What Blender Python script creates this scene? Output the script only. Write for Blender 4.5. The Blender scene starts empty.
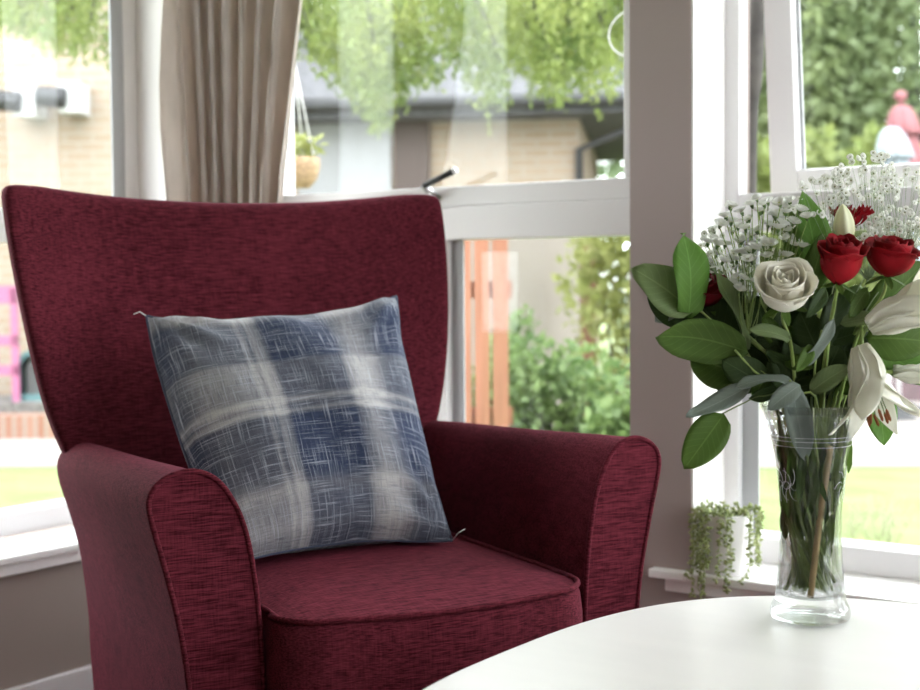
import bpy, math, random
from mathutils import Vector, Matrix, Quaternion
random.seed(7)
PI = math.pi
sc = bpy.context.scene
COL = sc.collection

# ------------------------------------------------------------------ camera
FPX = 1400.0
YAW, PITCH, ROLL = math.radians(35.4), math.radians(2.81), -0.0078
CAM = Vector((0, 0, .95))
F0 = Vector((-math.sin(YAW), math.cos(YAW), 0)); R0 = Vector((math.cos(YAW), math.sin(YAW), 0)); U0 = Vector((0, 0, 1))
F1 = F0*math.cos(PITCH) - U0*math.sin(PITCH); U1 = U0*math.cos(PITCH) + F0*math.sin(PITCH)
R1 = R0*math.cos(ROLL) + U1*math.sin(ROLL); U2 = U1*math.cos(ROLL) - R0*math.sin(ROLL)
cd = bpy.data.cameras.new('camera'); cam = bpy.data.objects.new('camera', cd); COL.objects.link(cam)
m = Matrix((R1, U2, -F1)).transposed().to_4x4(); m.translation = CAM
cam.matrix_world = m
cd.sensor_width = 36; cd.lens = FPX/920*36; cd.clip_start = .05; cd.clip_end = 200
cd.dof.use_dof = True; cd.dof.focus_distance = 1.95; cd.dof.aperture_fstop = 4.8
sc.camera = cam

# ------------------------------------------------------------------ light
w = bpy.data.worlds.new('sky'); sc.world = w; w.use_nodes = True
bg = w.node_tree.nodes['Background']
bg.inputs[0].default_value = (.93, .97, 1, 1); bg.inputs[1].default_value = 9.4
def area(name, loc, rot, sx, sy, power, color=(1, 1, 1)):
    l = bpy.data.lights.new(name, 'AREA'); l.shape = 'RECTANGLE'; l.size = sx; l.size_y = sy
    l.energy = power; l.color = color
    o = bpy.data.objects.new(name, l); COL.objects.link(o); o.location = loc; o.rotation_euler = rot
    return o
area('room_fill_light', (.6, -.5, 2.28), (0, 0, 0), 1.6, 1.6, 8, (1, .95, .88))  # unseen area light added as soft fill for the room
sc.view_settings.view_transform = 'Standard'; sc.view_settings.look = 'None'
sc.view_settings.exposure = -0.05; sc.view_settings.gamma = 1; sc.view_settings.use_curve_mapping = False
cy = sc.cycles
cy.max_bounces = 14; cy.transmission_bounces = 12; cy.transparent_max_bounces = 24; cy.glossy_bounces = 6; cy.diffuse_bounces = 5
cy.caustics_refractive = False; cy.caustics_reflective = False; cy.use_denoising = True
cy.sample_clamp_indirect = 6

# ------------------------------------------------------------------ geometry helpers
def ray(px, py): return F1 + R1*((px-460)/FPX) - U2*((py-345)/FPX)
def onp(ax, v, px, py):
    i = 'xyz'.index(ax); d = ray(px, py); return CAM + d*((v-CAM[i])/d[i])
def at(px, py, d): return CAM + ray(px, py)*d

class M:
    def __init__(s): s.v = []; s.f = []; s.m = []; s.uv = {}
    def add(s, vs, fs, mi=0):
        b = len(s.v); s.v += [tuple(x) for x in vs]; s.f += [tuple(b+i for i in f) for f in fs]; s.m += [mi]*len(fs)
        return b
    def box(s, lo, hi, mi=0):
        x0, y0, z0 = lo; x1, y1, z1 = hi
        s.add([(x0,y0,z0),(x1,y0,z0),(x1,y1,z0),(x0,y1,z0),(x0,y0,z1),(x1,y0,z1),(x1,y1,z1),(x0,y1,z1)],
              [(0,3,2,1),(4,5,6,7),(0,1,5,4),(1,2,6,5),(2,3,7,6),(3,0,4,7)], mi); return s
    def tube(s, pts, rad, n=8, mi=0, cap=True):
        pts = [Vector(p) for p in pts]; k = len(pts)
        if not isinstance(rad, (list, tuple)): rad = [rad]*k
        ref = None; vs = []
        for i, p in enumerate(pts):
            t = (pts[min(i+1, k-1)] - pts[max(i-1, 0)])
            t = t.normalized() if t.length > 1e-9 else Vector((0, 0, 1))
            if ref is None:
                ref = t.orthogonal().normalized()
            else:
                ref = (ref - t*ref.dot(t)); ref = ref.normalized() if ref.length > 1e-6 else t.orthogonal().normalized()
            b = t.cross(ref)
            for j in range(n):
                a = 2*PI*j/n; vs.append(p + (ref*math.cos(a) + b*math.sin(a))*rad[i])
        fs = [(i*n+j, i*n+(j+1) % n, (i+1)*n+(j+1) % n, (i+1)*n+j) for i in range(k-1) for j in range(n)]
        if cap: fs += [tuple(reversed(range(n))), tuple((k-1)*n+j for j in range(n))]
        s.add(vs, fs, mi); return s
    def lathe(s, prof, c=(0, 0, 0), n=32, mi=0, close=False):
        vs = []; c = Vector(c)
        for r, z in prof:
            for j in range(n): a = 2*PI*j/n; vs.append(c + Vector((r*math.cos(a), r*math.sin(a), z)))
        k = len(prof)
        fs = [(i*n+j, i*n+(j+1) % n, ((i+1) % k)*n+(j+1) % n, ((i+1) % k)*n+j) for i in range(k if close else k-1) for j in range(n)]
        s.add(vs, fs, mi); return s
    def grid(s, fn, nu, nv, mi=0, wrap=False):
        vs = [fn(i/nu, j/nv) for i in range(nu+1) for j in range(nv+1)]
        fs = [(i*(nv+1)+j, (i+1)*(nv+1)+j, (i+1)*(nv+1)+j+1, i*(nv+1)+j+1) for i in range(nu) for j in range(nv)]
        s.add(vs, fs, mi); return s
    def leaf(s, base, tip, nrm, width, bend=0., fold=.15, wav=0., n=8, shape=1., mi=0, seed=0):
        """ovate leaf blade from base to tip; UV gives v along, u across"""
        base = Vector(base); tip = Vector(tip); d = tip-base; L = d.length; d = d/L
        nrm = Vector(nrm); nrm = (nrm - d*nrm.dot(d)).normalized(); sd = d.cross(nrm)
        vs = []; uv = []; nu = 6
        for i in range(n+1):
            t = i/n
            wd = width/2*(math.sin(PI*min(1, max(0, t))**(.8*shape))**.6 if 0 < t < 1 else .02)
            c = base + d*(L*t) + nrm*(bend*L*math.sin(PI*t))
            for j in range(nu+1):
                u = j/nu*2-1
                p = c + nrm*(.012*L*math.sin(5*t*PI+seed)*u) + sd*(u*wd) + nrm*(fold*abs(u)*wd + wav*L*math.sin(9*t+seed)*u*abs(u))
                vs.append(p); uv.append((u*.5+.5, t))
        b = s.add(vs, [(i*(nu+1)+j, (i+1)*(nu+1)+j, (i+1)*(nu+1)+j+1, i*(nu+1)+j+1) for i in range(n) for j in range(nu)], mi)
        for i, q in enumerate(uv): s.uv[b+i] = q
        return s
    def build(s, name, mats, parent=None, org=None, smooth=True, sub=0, solid=0, bevel=0):
        me = bpy.data.meshes.new(name)
        o0 = Vector(org) if org is not None else (Vector(parent['_o']) if parent is not None and '_o' in parent else Vector((0, 0, 0)))
        me.from_pydata([tuple(Vector(v)-o0) for v in s.v], [], s.f)
        if not isinstance(mats, (list, tuple)): mats = [mats]
        for mt in mats: me.materials.append(mt)
        me.polygons.foreach_set('material_index', s.m)
        me.polygons.foreach_set('use_smooth', [smooth]*len(s.f))
        if s.uv:
            ul = me.uv_layers.new(name='UVMap')
            for l in me.loops: ul.data[l.index].uv = s.uv.get(l.vertex_index, (.5, .5))
        me.update()
        o = bpy.data.objects.new(name, me); COL.objects.link(o)
        o['_o'] = tuple(o0)
        if parent is not None: o.parent = parent
        else: o.location = o0
        if bevel:
            b = o.modifiers.new('b', 'BEVEL'); b.width = bevel; b.segments = 3; b.limit_method = 'ANGLE'
        if solid:
            q = o.modifiers.new('s', 'SOLIDIFY'); q.thickness = solid; q.offset = 0
        if sub:
            q = o.modifiers.new('u', 'SUBSURF'); q.levels = sub; q.render_levels = sub
        return o
EMPTIES = []
def empty(name, loc=(0, 0, 0), rz=0, parent=None, local=False):
    o = bpy.data.objects.new(name, None); COL.objects.link(o); o.location = loc; o.rotation_euler = (0, 0, rz)
    o.empty_display_size = .05
    o['_o'] = (0., 0., 0.) if local else tuple(loc)
    if parent: o.parent = parent
    EMPTIES.append(o)
    return o
def tag(o, label=None, cat=None, group=None, kind=None):
    if label: o['label'] = label
    if cat: o['category'] = cat
    if group: o['group'] = group
    if kind: o['kind'] = kind
    return o
def thing(name, label, cat, loc, group=None, rz=0, local=False): return tag(empty(name, loc, rz, local=local), label, cat, group)
def structure(o): o['kind'] = 'structure'; return o
def rv(a=-1, b=1): return random.uniform(a, b)
def rdir():
    while True:
        v = Vector((rv(), rv(), rv()))
        if .1 < v.length < 1: return v.normalized()

# ------------------------------------------------------------------ materials
def mat(name, col, rough=.6, var=0., vscale=8., bump=0., bscale=60., sheen=0., trans=0., metal=0., spec=.5, col2=None, stretch=(1, 1, 1), coat=0.):
    mt = bpy.data.materials.new(name); mt.use_nodes = True
    nt = mt.node_tree; N = nt.nodes; L = nt.links; p = N['Principled BSDF']; out = N['Material Output']
    p.inputs['Base Color'].default_value = (*col, 1); p.inputs['Roughness'].default_value = rough
    p.inputs['Metallic'].default_value = metal; p.inputs['Specular IOR Level'].default_value = spec
    p.inputs['Sheen Weight'].default_value = sheen; p.inputs['Coat Weight'].default_value = coat
    src = None
    if var or col2 or bump:
        tc = N.new('ShaderNodeTexCoord'); mp = N.new('ShaderNodeMapping'); mp.inputs['Scale'].default_value = stretch
        L.new(tc.outputs['Object'], mp.inputs['Vector']); src = mp.outputs[0]
    if var or col2:
        n = N.new('ShaderNodeTexNoise'); n.inputs['Scale'].default_value = vscale; n.inputs['Detail'].default_value = 4
        L.new(src, n.inputs['Vector'])
        r = N.new('ShaderNodeValToRGB')
        c2 = col2 or tuple(min(1, c*(1+var)) for c in col); c1 = col if col2 else tuple(c*(1-var) for c in col)
        r.color_ramp.elements[0].position = .35; r.color_ramp.elements[1].position = .65
        r.color_ramp.elements[0].color = (*c1, 1); r.color_ramp.elements[1].color = (*c2, 1)
        L.new(n.outputs[0], r.inputs[0]); L.new(r.outputs[0], p.inputs['Base Color']); csrc = r.outputs[0]
    else: csrc = None
    if bump:
        n = N.new('ShaderNodeTexNoise'); n.inputs['Scale'].default_value = bscale; n.inputs['Detail'].default_value = 3
        L.new(src, n.inputs['Vector']); b = N.new('ShaderNodeBump'); b.inputs['Strength'].default_value = bump; b.inputs['Distance'].default_value = .002
        L.new(n.outputs[0], b.inputs['Height']); L.new(b.outputs[0], p.inputs['Normal'])
    if trans:
        t = N.new('ShaderNodeBsdfTranslucent'); mx = N.new('ShaderNodeMixShader'); mx.inputs[0].default_value = trans
        if csrc: L.new(csrc, t.inputs[0])
        else: t.inputs[0].default_value = (*col, 1)
        L.new(p.outputs[0], mx.inputs[1]); L.new(t.outputs[0], mx.inputs[2]); L.new(mx.outputs[0], out.inputs[0])
    return mt

def leafmat(name, col, col2, trans=.35, rough=.55, vein=.5):
    mt = bpy.data.materials.new(name); mt.use_nodes = True
    nt = mt.node_tree; N = nt.nodes; L = nt.links; p = N['Principled BSDF']; out = N['Material Output']
    p.inputs['Roughness'].default_value = rough; p.inputs['Specular IOR Level'].default_value = .25
    uv = N.new('ShaderNodeUVMap'); uv.uv_map = 'UVMap'; sp = N.new('ShaderNodeSeparateXYZ'); L.new(uv.outputs[0], sp.inputs[0])
    def mth(op, a, b=None, c=None):
        n = N.new('ShaderNodeMath'); n.operation = op
        for i, q in enumerate((a, b, c)):
            if q is None: continue
            if isinstance(q, (int, float)): n.inputs[i].default_value = q
            else: L.new(q, n.inputs[i])
        return n.outputs[0]
    au = mth('ABSOLUTE', mth('SUBTRACT', sp.outputs[0], .5))            # 0 at midrib .. .5
    mid = mth('LESS_THAN', au, .02)
    ph = mth('FRACT', mth('MULTIPLY', mth('SUBTRACT', sp.outputs[1], mth('MULTIPLY', au, .5)), 9.))
    side = mth('MULTIPLY', mth('LESS_THAN', ph, .09), .55)
    v = mth('MAXIMUM', mid, side)
    tc = N.new('ShaderNodeTexCoord'); n = N.new('ShaderNodeTexNoise'); n.inputs['Scale'].default_value = 22; L.new(tc.outputs['Object'], n.inputs['Vector'])
    mx = N.new('ShaderNodeMix'); mx.data_type = 'RGBA'; L.new(n.outputs[0], mx.inputs[0])
    mx.inputs[6].default_value = (*col, 1); mx.inputs[7].default_value = (*col2, 1)
    m2 = N.new('ShaderNodeMix'); m2.data_type = 'RGBA'; L.new(mth('MULTIPLY', v, vein*.5), m2.inputs[0]); L.new(mx.outputs[2], m2.inputs[6])
    m2.inputs[7].default_value = (*[min(1, c*1.9+.05) for c in col2], 1)
    L.new(m2.outputs[2], p.inputs['Base Color'])
    t = N.new('ShaderNodeBsdfTranslucent'); L.new(m2.outputs[2], t.inputs[0])
    ms = N.new('ShaderNodeMixShader'); ms.inputs[0].default_value = trans
    L.new(p.outputs[0], ms.inputs[1]); L.new(t.outputs[0], ms.inputs[2]); L.new(ms.outputs[0], out.inputs[0])
    return mt

def velvet():
    mt = bpy.data.materials.new('maroon_chenille'); mt.use_nodes = True
    nt = mt.node_tree; N = nt.nodes; L = nt.links; p = N['Principled BSDF']
    p.inputs['Roughness'].default_value = .9; p.inputs['Specular IOR Level'].default_value = .04
    p.inputs['Sheen Weight'].default_value = .07; p.inputs['Sheen Roughness'].default_value = .4; p.inputs['Sheen Tint'].default_value = (.8, .22, .35, 1)
    tc = N.new('ShaderNodeTexCoord')
    def noise(sc_, scale, det=3):
        mp = N.new('ShaderNodeMapping'); mp.inputs['Scale'].default_value = sc_; L.new(tc.outputs['Object'], mp.inputs['Vector'])
        n = N.new('ShaderNodeTexNoise'); n.inputs['Scale'].default_value = scale; n.inputs['Detail'].default_value = det; L.new(mp.outputs[0], n.inputs['Vector']); return n.outputs[0]
    a = noise((1, 9, 16), 34, 4); b = noise((1, 1, 1), 4, 3)
    c = noise((14, 1.5, 1.5), 26, 2)
    m1 = N.new('ShaderNodeMath'); m1.operation = 'MULTIPLY_ADD'; L.new(b, m1.inputs[0]); m1.inputs[1].default_value = .3; L.new(a, m1.inputs[2])
    m2 = N.new('ShaderNodeMath'); m2.operation = 'MULTIPLY_ADD'; L.new(c, m2.inputs[0]); m2.inputs[1].default_value = .3; L.new(m1.outputs[0], m2.inputs[2])
    r = N.new('ShaderNodeValToRGB'); e = r.color_ramp.elements
    e[0].position = .60; e[0].color = (.036, .0048, .0080, 1); e[1].position = 1.0; e[1].color = (.150, .024, .038, 1)
    L.new(m2.outputs[0], r.inputs[0]); L.new(r.outputs[0], p.inputs['Base Color'])
    bm = N.new('ShaderNodeBump'); bm.inputs['Strength'].default_value = .5; bm.inputs['Distance'].default_value = .0015
    L.new(m2.outputs[0], bm.inputs['Height']); L.new(bm.outputs[0], p.inputs['Normal'])
    return mt

def plaid():
    mt = bpy.data.materials.new('blue_grey_plaid'); mt.use_nodes = True
    nt = mt.node_tree; N = nt.nodes; L = nt.links; p = N['Principled BSDF']
    p.inputs['Roughness'].default_value = .9; p.inputs['Specular IOR Level'].default_value = .1; p.inputs['Sheen Weight'].default_value = .1
    uv = N.new('ShaderNodeUVMap'); uv.uv_map = 'UVMap'
    nd = N.new('ShaderNodeTexNoise'); nd.inputs['Scale'].default_value = 3; L.new(uv.outputs[0], nd.inputs['Vector'])
    ad = N.new('ShaderNodeMix'); ad.data_type = 'VECTOR'; ad.inputs[0].default_value = .03
    L.new(uv.outputs[0], ad.inputs[4]); L.new(nd.outputs['Color'], ad.inputs[5])
    sp = N.new('ShaderNodeSeparateXYZ'); L.new(ad.outputs[1], sp.inputs[0])
    def ramp(src, stops):
        r = N.new('ShaderNodeValToRGB'); r.color_ramp.interpolation = 'LINEAR'; e = r.color_ramp.elements
        while len(e) < len(stops): e.new(.5)
        for k, (q, v) in enumerate(stops): e[k].position = q; e[k].color = (v, v, v, 1)
        L.new(src, r.inputs[0]); return r.outputs[0]
    U = ramp(sp.outputs[0], [(0, .45), (.03, .2), (.10, .55), (.26, .5), (.275, .8), (.295, .5), (.31, .8), (.34, .62), (.36, .12), (.60, .1), (.63, .55), (.68, .8), (.72, .75), (.78, .5), (.80, .3), (.84, .12), (.97, .1), (1, .3)])
    V = ramp(sp.outputs[1], [(0, .3), (.05, .5), (.12, .4), (.17, .6), (.2, .25), (.23, .1), (.42, .08), (.44, .75), (.46, .4), (.485, .85), (.51, .4), (.66, .5), (.68, .15), (.88, .12), (.92, .6), (1, .7)])
    av = N.new('ShaderNodeMath'); av.operation = 'ADD'; L.new(U, av.inputs[0]); L.new(V, av.inputs[1])
    def noise(sx, sy):
        mp = N.new('ShaderNodeMapping'); mp.inputs['Scale'].default_value = (sx, sy, 1); L.new(ad.outputs[1], mp.inputs['Vector'])
        n = N.new('ShaderNodeTexNoise'); n.inputs['Scale'].default_value = 1; n.inputs['Detail'].default_value = 2; L.new(mp.outputs[0], n.inputs['Vector']); return n.outputs[0]
    h = noise(6, 300); v = noise(300, 6)
    mx = N.new('ShaderNodeMath'); mx.operation = 'MAXIMUM'; L.new(h, mx.inputs[0]); L.new(v, mx.inputs[1])
    r1 = N.new('ShaderNodeValToRGB'); e = r1.color_ramp.elements
    e[0].position = .57; e[0].color = (0, 0, 0, 1); e[1].position = .72; e[1].color = (1, 1, 1, 1); L.new(mx.outputs[0], r1.inputs[0])
    half = N.new('ShaderNodeMath'); half.operation = 'MULTIPLY'; half.inputs[1].default_value = .5; L.new(av.outputs[0], half.inputs[0])
    r2 = N.new('ShaderNodeValToRGB'); e = r2.color_ramp.elements; e.new(.5)
    e[0].position = .12; e[0].color = (.035, .048, .095, 1); e[1].position = .34; e[1].color = (.13, .135, .165, 1); e[2].position = .66; e[2].color = (.50, .475, .475, 1)
    L.new(half.outputs[0], r2.inputs[0])
    m3 = N.new('ShaderNodeMix'); m3.data_type = 'RGBA'; m3.inputs[7].default_value = (.50, .52, .60, 1)
    sc3 = N.new('ShaderNodeMath'); sc3.operation = 'MULTIPLY'; sc3.inputs[1].default_value = .75; L.new(r1.outputs[0], sc3.inputs[0])
    dk = noise(16, 420); mu = N.new('ShaderNodeMix'); mu.data_type = 'RGBA'; mu.blend_type = 'MULTIPLY'; mu.inputs[0].default_value = .8
    dk2 = noise(420, 16); mn = N.new('ShaderNodeMath'); mn.operation = 'MINIMUM'; L.new(dk, mn.inputs[0]); L.new(dk2, mn.inputs[1])
    rr = N.new('ShaderNodeValToRGB'); rr.color_ramp.elements[0].position = .30; rr.color_ramp.elements[0].color = (.35, .37, .45, 1); rr.color_ramp.elements[1].position = .52; L.new(mn.outputs[0], rr.inputs[0])
    L.new(r2.outputs[0], mu.inputs[6]); L.new(rr.outputs[0], mu.inputs[7])
    L.new(sc3.outputs[0], m3.inputs[0]); L.new(mu.outputs[2], m3.inputs[6]); L.new(m3.outputs[2], p.inputs['Base Color'])
    bm = N.new('ShaderNodeBump'); bm.inputs['Strength'].default_value = .4; bm.inputs['Distance'].default_value = .001
    L.new(mx.outputs[0], bm.inputs['Height']); L.new(bm.outputs[0], p.inputs['Normal'])
    return mt

def brick(name, c1, c2, mortar, scale=1., soldier=False):
    mt = bpy.data.materials.new(name); mt.use_nodes = True
    nt = mt.node_tree; N = nt.nodes; L = nt.links; p = N['Principled BSDF']; p.inputs['Roughness'].default_value = .9
    tc = N.new('ShaderNodeTexCoord'); mp = N.new('ShaderNodeMapping'); L.new(tc.outputs['UV'], mp.inputs['Vector'])
    b = N.new('ShaderNodeTexBrick'); L.new(mp.outputs[0], b.inputs['Vector'])
    b.inputs['Color1'].default_value = (*c1, 1); b.inputs['Color2'].default_value = (*c2, 1); b.inputs['Mortar'].default_value = (*mortar, 1)
    b.inputs['Scale'].default_value = scale; b.inputs['Mortar Size'].default_value = .012
    b.inputs['Brick Width'].default_value = .225; b.inputs['Row Height'].default_value = .075
    if soldier: b.inputs['Brick Width'].default_value = .08; b.inputs['Row Height'].default_value = 5.; b.offset = 0
    L.new(b.outputs[0], p.inputs['Base Color']); return mt

def glassmat(name, refl=.06):
    mt = bpy.data.materials.new(name); mt.use_nodes = True
    nt = mt.node_tree; N = nt.nodes; L = nt.links; N.remove(N['Principled BSDF']); out = N['Material Output']
    t = N.new('ShaderNodeBsdfTransparent'); t.inputs[0].default_value = (.97, .98, .98, 1)
    g = N.new('ShaderNodeBsdfGlossy'); g.inputs['Roughness'].default_value = .0
    lw = N.new('ShaderNodeLayerWeight'); lw.inputs[0].default_value = .5
    pw = N.new('ShaderNodeMath'); pw.operation = 'POWER'; pw.inputs[1].default_value = 5; L.new(lw.outputs['Facing'], pw.inputs[0])
    fr = N.new('ShaderNodeMath'); fr.operation = 'MULTIPLY_ADD'; fr.inputs[1].default_value = .9; fr.inputs[2].default_value = .02; L.new(pw.outputs[0], fr.inputs[0])
    mx = N.new('ShaderNodeMixShader'); L.new(fr.outputs[0], mx.inputs[0]); L.new(t.outputs[0], mx.inputs[1]); L.new(g.outputs[0], mx.inputs[2]); L.new(mx.outputs[0], out.inputs[0])
    return mt
def vaseglass():
    mt = bpy.data.materials.new('clear_vase_glass'); mt.use_nodes = True
    nt = mt.node_tree; N = nt.nodes; L = nt.links; N.remove(N['Principled BSDF']); out = N['Material Output']
    g = N.new('ShaderNodeBsdfGlass'); g.inputs['IOR'].default_value = 1.45; g.inputs['Roughness'].default_value = 0
    t = N.new('ShaderNodeBsdfTransparent'); t.inputs[0].default_value = (.97, .98, .98, 1)
    mx = N.new('ShaderNodeMixShader'); mx.inputs[0].default_value = .42
    L.new(t.outputs[0], mx.inputs[1]); L.new(g.outputs[0], mx.inputs[2]); L.new(mx.outputs[0], out.inputs[0])
    return mt

FAB = velvet()
WALLP = mat('warm_grey_paint', (.32, .26, .235), .8, bump=.1, bscale=40)
PILLAR = mat('pinkish_plaster', (.34, .275, .26), .8, bump=.1, bscale=40)
UPVC = mat('white_upvc', (.76, .74, .75), .3)
SILLM = mat('white_gloss_sill', (.93, .91, .90), .35)
GREYS = mat('grey_window_seal', (.40, .405, .42), .5)
RUBBER = mat('black_rubber', (.02, .02, .02), .5)
CEIL = mat('white_ceiling', (.85, .84, .82), .9)
CARPET = mat('brown_carpet', (.14, .10, .08), .95, var=.2, vscale=60)
GLASS = glassmat('window_glass')

# ------------------------------------------------------------------ room shell
FL = -.06; CE = 2.34; XL = -2.57; XR = 1.75; YB = -2.2; YW = 2.563; YF = 2.715; XF = -2.748; ZS = .35; ZT = 2.12
structure(M().box((XL-.3, YB-.1, FL-.1), (XR+.1, YW+.3, FL)).build('floor', CARPET, smooth=False))
structure(M().box((XL-.3, YB-.1, CE), (XR+.1, YW+.3, CE+.1)).build('ceiling', CEIL, smooth=False))
structure(M().box((XL-.3, YB-.1, FL), (XR+.1, YB, CE)).build('wall_back', WALLP, smooth=False))
wr_ = M().box((XR, YB, FL), (XR+.25, YW+.3, .33)).box((XR, YB, 2.12), (XR+.25, YW+.3, CE)).box((XR, YB, .33), (XR+.25, .8, 2.12)).box((XR, 2.4, .33), (XR+.25, YW+.3, 2.12))
structure(wr_.build('wall_right', WALLP, smooth=False))
XP0, XP1 = -1.391, -1.251        # pillar between middle and right window
XM0 = -2.60                      # left reveal of middle window
XRW = 1.5                        # right end of right window
YO = 2.85
wf = M()
wf.box((XL-.3, YW, FL), (XR, YO, ZS-.02))              # below windows
wf.box((XL-.3, YW, ZT), (XR, YO, CE))                  # above
wf.box((XL-.3, YW, ZS-.02), (XM0, YO, ZT))             # corner
wf.box((XRW, YW, ZS-.02), (XR, YO, ZT))
wf.build('wall_front', PILLAR, smooth=False)['kind'] = 'structure'
structure(M().box((XP0, YW, ZS-.02), (XP1, YO, ZT)).build('trim_1', PILLAR, smooth=False, bevel=.003))
bpy.data.objects['trim_1']['label'] = 'pinkish pillar between the middle and right windows'
WHT = mat('white_reveal_paint', (.84, .81, .80), .6)
structure(M().box((XP1, YW+.002, ZS), (XP1+.004, YF, ZT)).build('trim_6', WHT, smooth=False))
YL0, YL1 = 1.15, 2.46              # left window opening
wl = M()
wl.box((XL-.3, YB, FL), (XL, YW, ZS-.02)); wl.box((XL-.3, YB, ZT), (XL, YW, CE))
wl.box((XL-.3, YB, ZS-.02), (XL, YL0, ZT)); wl.box((XF-.03, YL1, ZS-.02), (XL, YW, ZT))
structure(M().box((XF, YL1-.004, ZS), (XL, YL1, ZT)).box((XL, YL1, ZS), (XL+.004, YW, ZT)).build('trim_7', WHT, smooth=False))
wl.build('wall_left', WALLP, smooth=False)['kind'] = 'structure'
structure(M().box((XL, YB, FL), (XL+.015, YW, FL+.115)).build('baseboard_left', UPVC, smooth=False, bevel=.004))
structure(M().box((XL, YW-.015, FL), (XR, YW, FL+.115)).build('baseboard_front', UPVC, smooth=False, bevel=.004))
# sills
def sill(name, lo, hi, ap_lo, ap_hi):
    structure(M().box(lo, hi).box(ap_lo, ap_hi).build(name, SILLM, smooth=False, bevel=.004))
xs0 = onp('y', 2.533, 648, 570).x
sill('trim_2', (XL-.17, YL0-.05, ZS-.018), (-2.54, YL1, ZS), (XL-.01, YL0-.03, ZS-.045), (-2.552, YL1-.02, ZS-.018))
sill('trim_3', (XM0, 2.533, ZS-.018), (XP0, YF+.03, ZS), (XM0+.02, 2.548, ZS-.045), (XP0-.03, YW, ZS-.018))
sl = M().box((XP1, 2.533, ZS-.018), (XRW, YF+.03, ZS)).box((xs0, 2.533, ZS-.018), (XP1, YW, ZS))
sl.box((xs0+.03, 2.548, ZS-.045), (XRW, YW, ZS-.018)); structure(sl.build('trim_4', SILLM, smooth=False, bevel=.003))

# windows --------------------------------------------------------------
ZB, Z0, Z1 = ZS+.053, 1.037, 1.116     # glass bottom, transom bottom/top
D1 = .085
def win(name, label):
    o = structure(empty(name, (0, 0, 0))); o['label'] = label; return o
# middle window
wm = win('window_1', 'middle window behind the armchair, with wide white transom')
fr = M()
fr.box((XM0, YF, ZS), (XP0, YF+D1, ZB)).box((XM0, YF, ZT-.05), (XP0, YF+D1, ZT))
fr.box((XM0, YF, ZB), (XM0+.05, YF+D1, ZT-.05)).box((XP0-.05, YF, ZB), (XP0, YF+D1, ZT-.05))
xm = onp('y', YF, 445, 300).x
fr.box((xm-.05, YF, ZB), (xm, YF+D1, Z0))
fr.build('window_frame', UPVC, wm, smooth=False, bevel=.004)
M().box((XM0+.05, YF-.004, Z0), (XP0-.05, YF+D1-.002, Z1)).build('transom', UPVC, wm, smooth=False, bevel=.004)
sa = M()
sa.box((XM0+.05, YF+.006, Z1), (XP0-.05, YF+.06, Z1+.048)).box((XM0+.05, YF+.006, ZT-.10), (XP0-.05, YF+.06, ZT-.05))
sa.box((XM0+.05, YF+.006, Z1+.048), (XM0+.10, YF+.06, ZT-.1)).box((XP0-.1, YF+.006, Z1+.048), (XP0-.05, YF+.06, ZT-.1))
sa.build('sash', UPVC, wm, smooth=False, bevel=.004)
M().box((xm, YF+.028, ZB), (xm+.034, YF+.034, Z0)).build('seal_strip', GREYS, wm, smooth=False)
M().box((XM0+.1, YF+.03, Z1+.048), (XP0-.1, YF+.036, ZT-.1)).build('pane', GLASS, wm, smooth=False)
M().box((xm, YF+.066, ZB), (XP0-.05, YF+.07, Z0)).box((XM0+.05, YF+.066, ZB), (xm-.05, YF+.07, Z0)).build('pane', GLASS, wm, smooth=False)
h0 = onp('y', YF-.045, 424, 186); h1 = onp('y', YF-.05, 456, 170)
hb = M().tube([h0, h0.lerp(h1, .93)], .0075, 12, 0).tube([h0.lerp(h1, .93), h1], .0078, 12, 1)
hb.tube([h0, Vector((h0.x, YF+.006, Z1+.02))], .009, 10, 1)
tag(hb.build('window_handle', [RUBBER, mat('brushed_metal', (.6, .6, .6), .3, metal=1)], wm), 'black lever handle with a bright metal end')
# right window
wr = win('window_2', 'right window with tilted open upper sash')
fr = M()
fr.box((XP1, YF, ZS), (XRW, YF+D1, ZB)).box((XP1, YF, ZT-.05), (XRW, YF+D1, ZT))
XJ = -1.216
fr.box((XP1, YF, ZB), (XJ, YF+.042, ZT-.05)).box((XRW-.05, YF, ZB), (XRW, YF+D1, ZT-.05)).box((.25, YF, ZB), (.31, YF+D1, ZT-.05))
fr.build('window_frame', UPVC, wr, smooth=False, bevel=.003)
M().box((XJ, YF-.001, Z0), (XRW-.05, YF+D1-.002, Z1)).build('transom', UPVC, wr, smooth=False, bevel=.003)
M().box((XJ, YF+.02, ZB), (XJ+.036, YF+.026, Z0)).build('seal_strip', GREYS, wr, smooth=False)
M().box((XJ, YF+.034, ZB), (.25, YF+.038, Z0)).box((.31, YF+.066, ZB), (XRW-.05, YF+.07, Z0)).build('pane', GLASS, wr, smooth=False)
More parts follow.
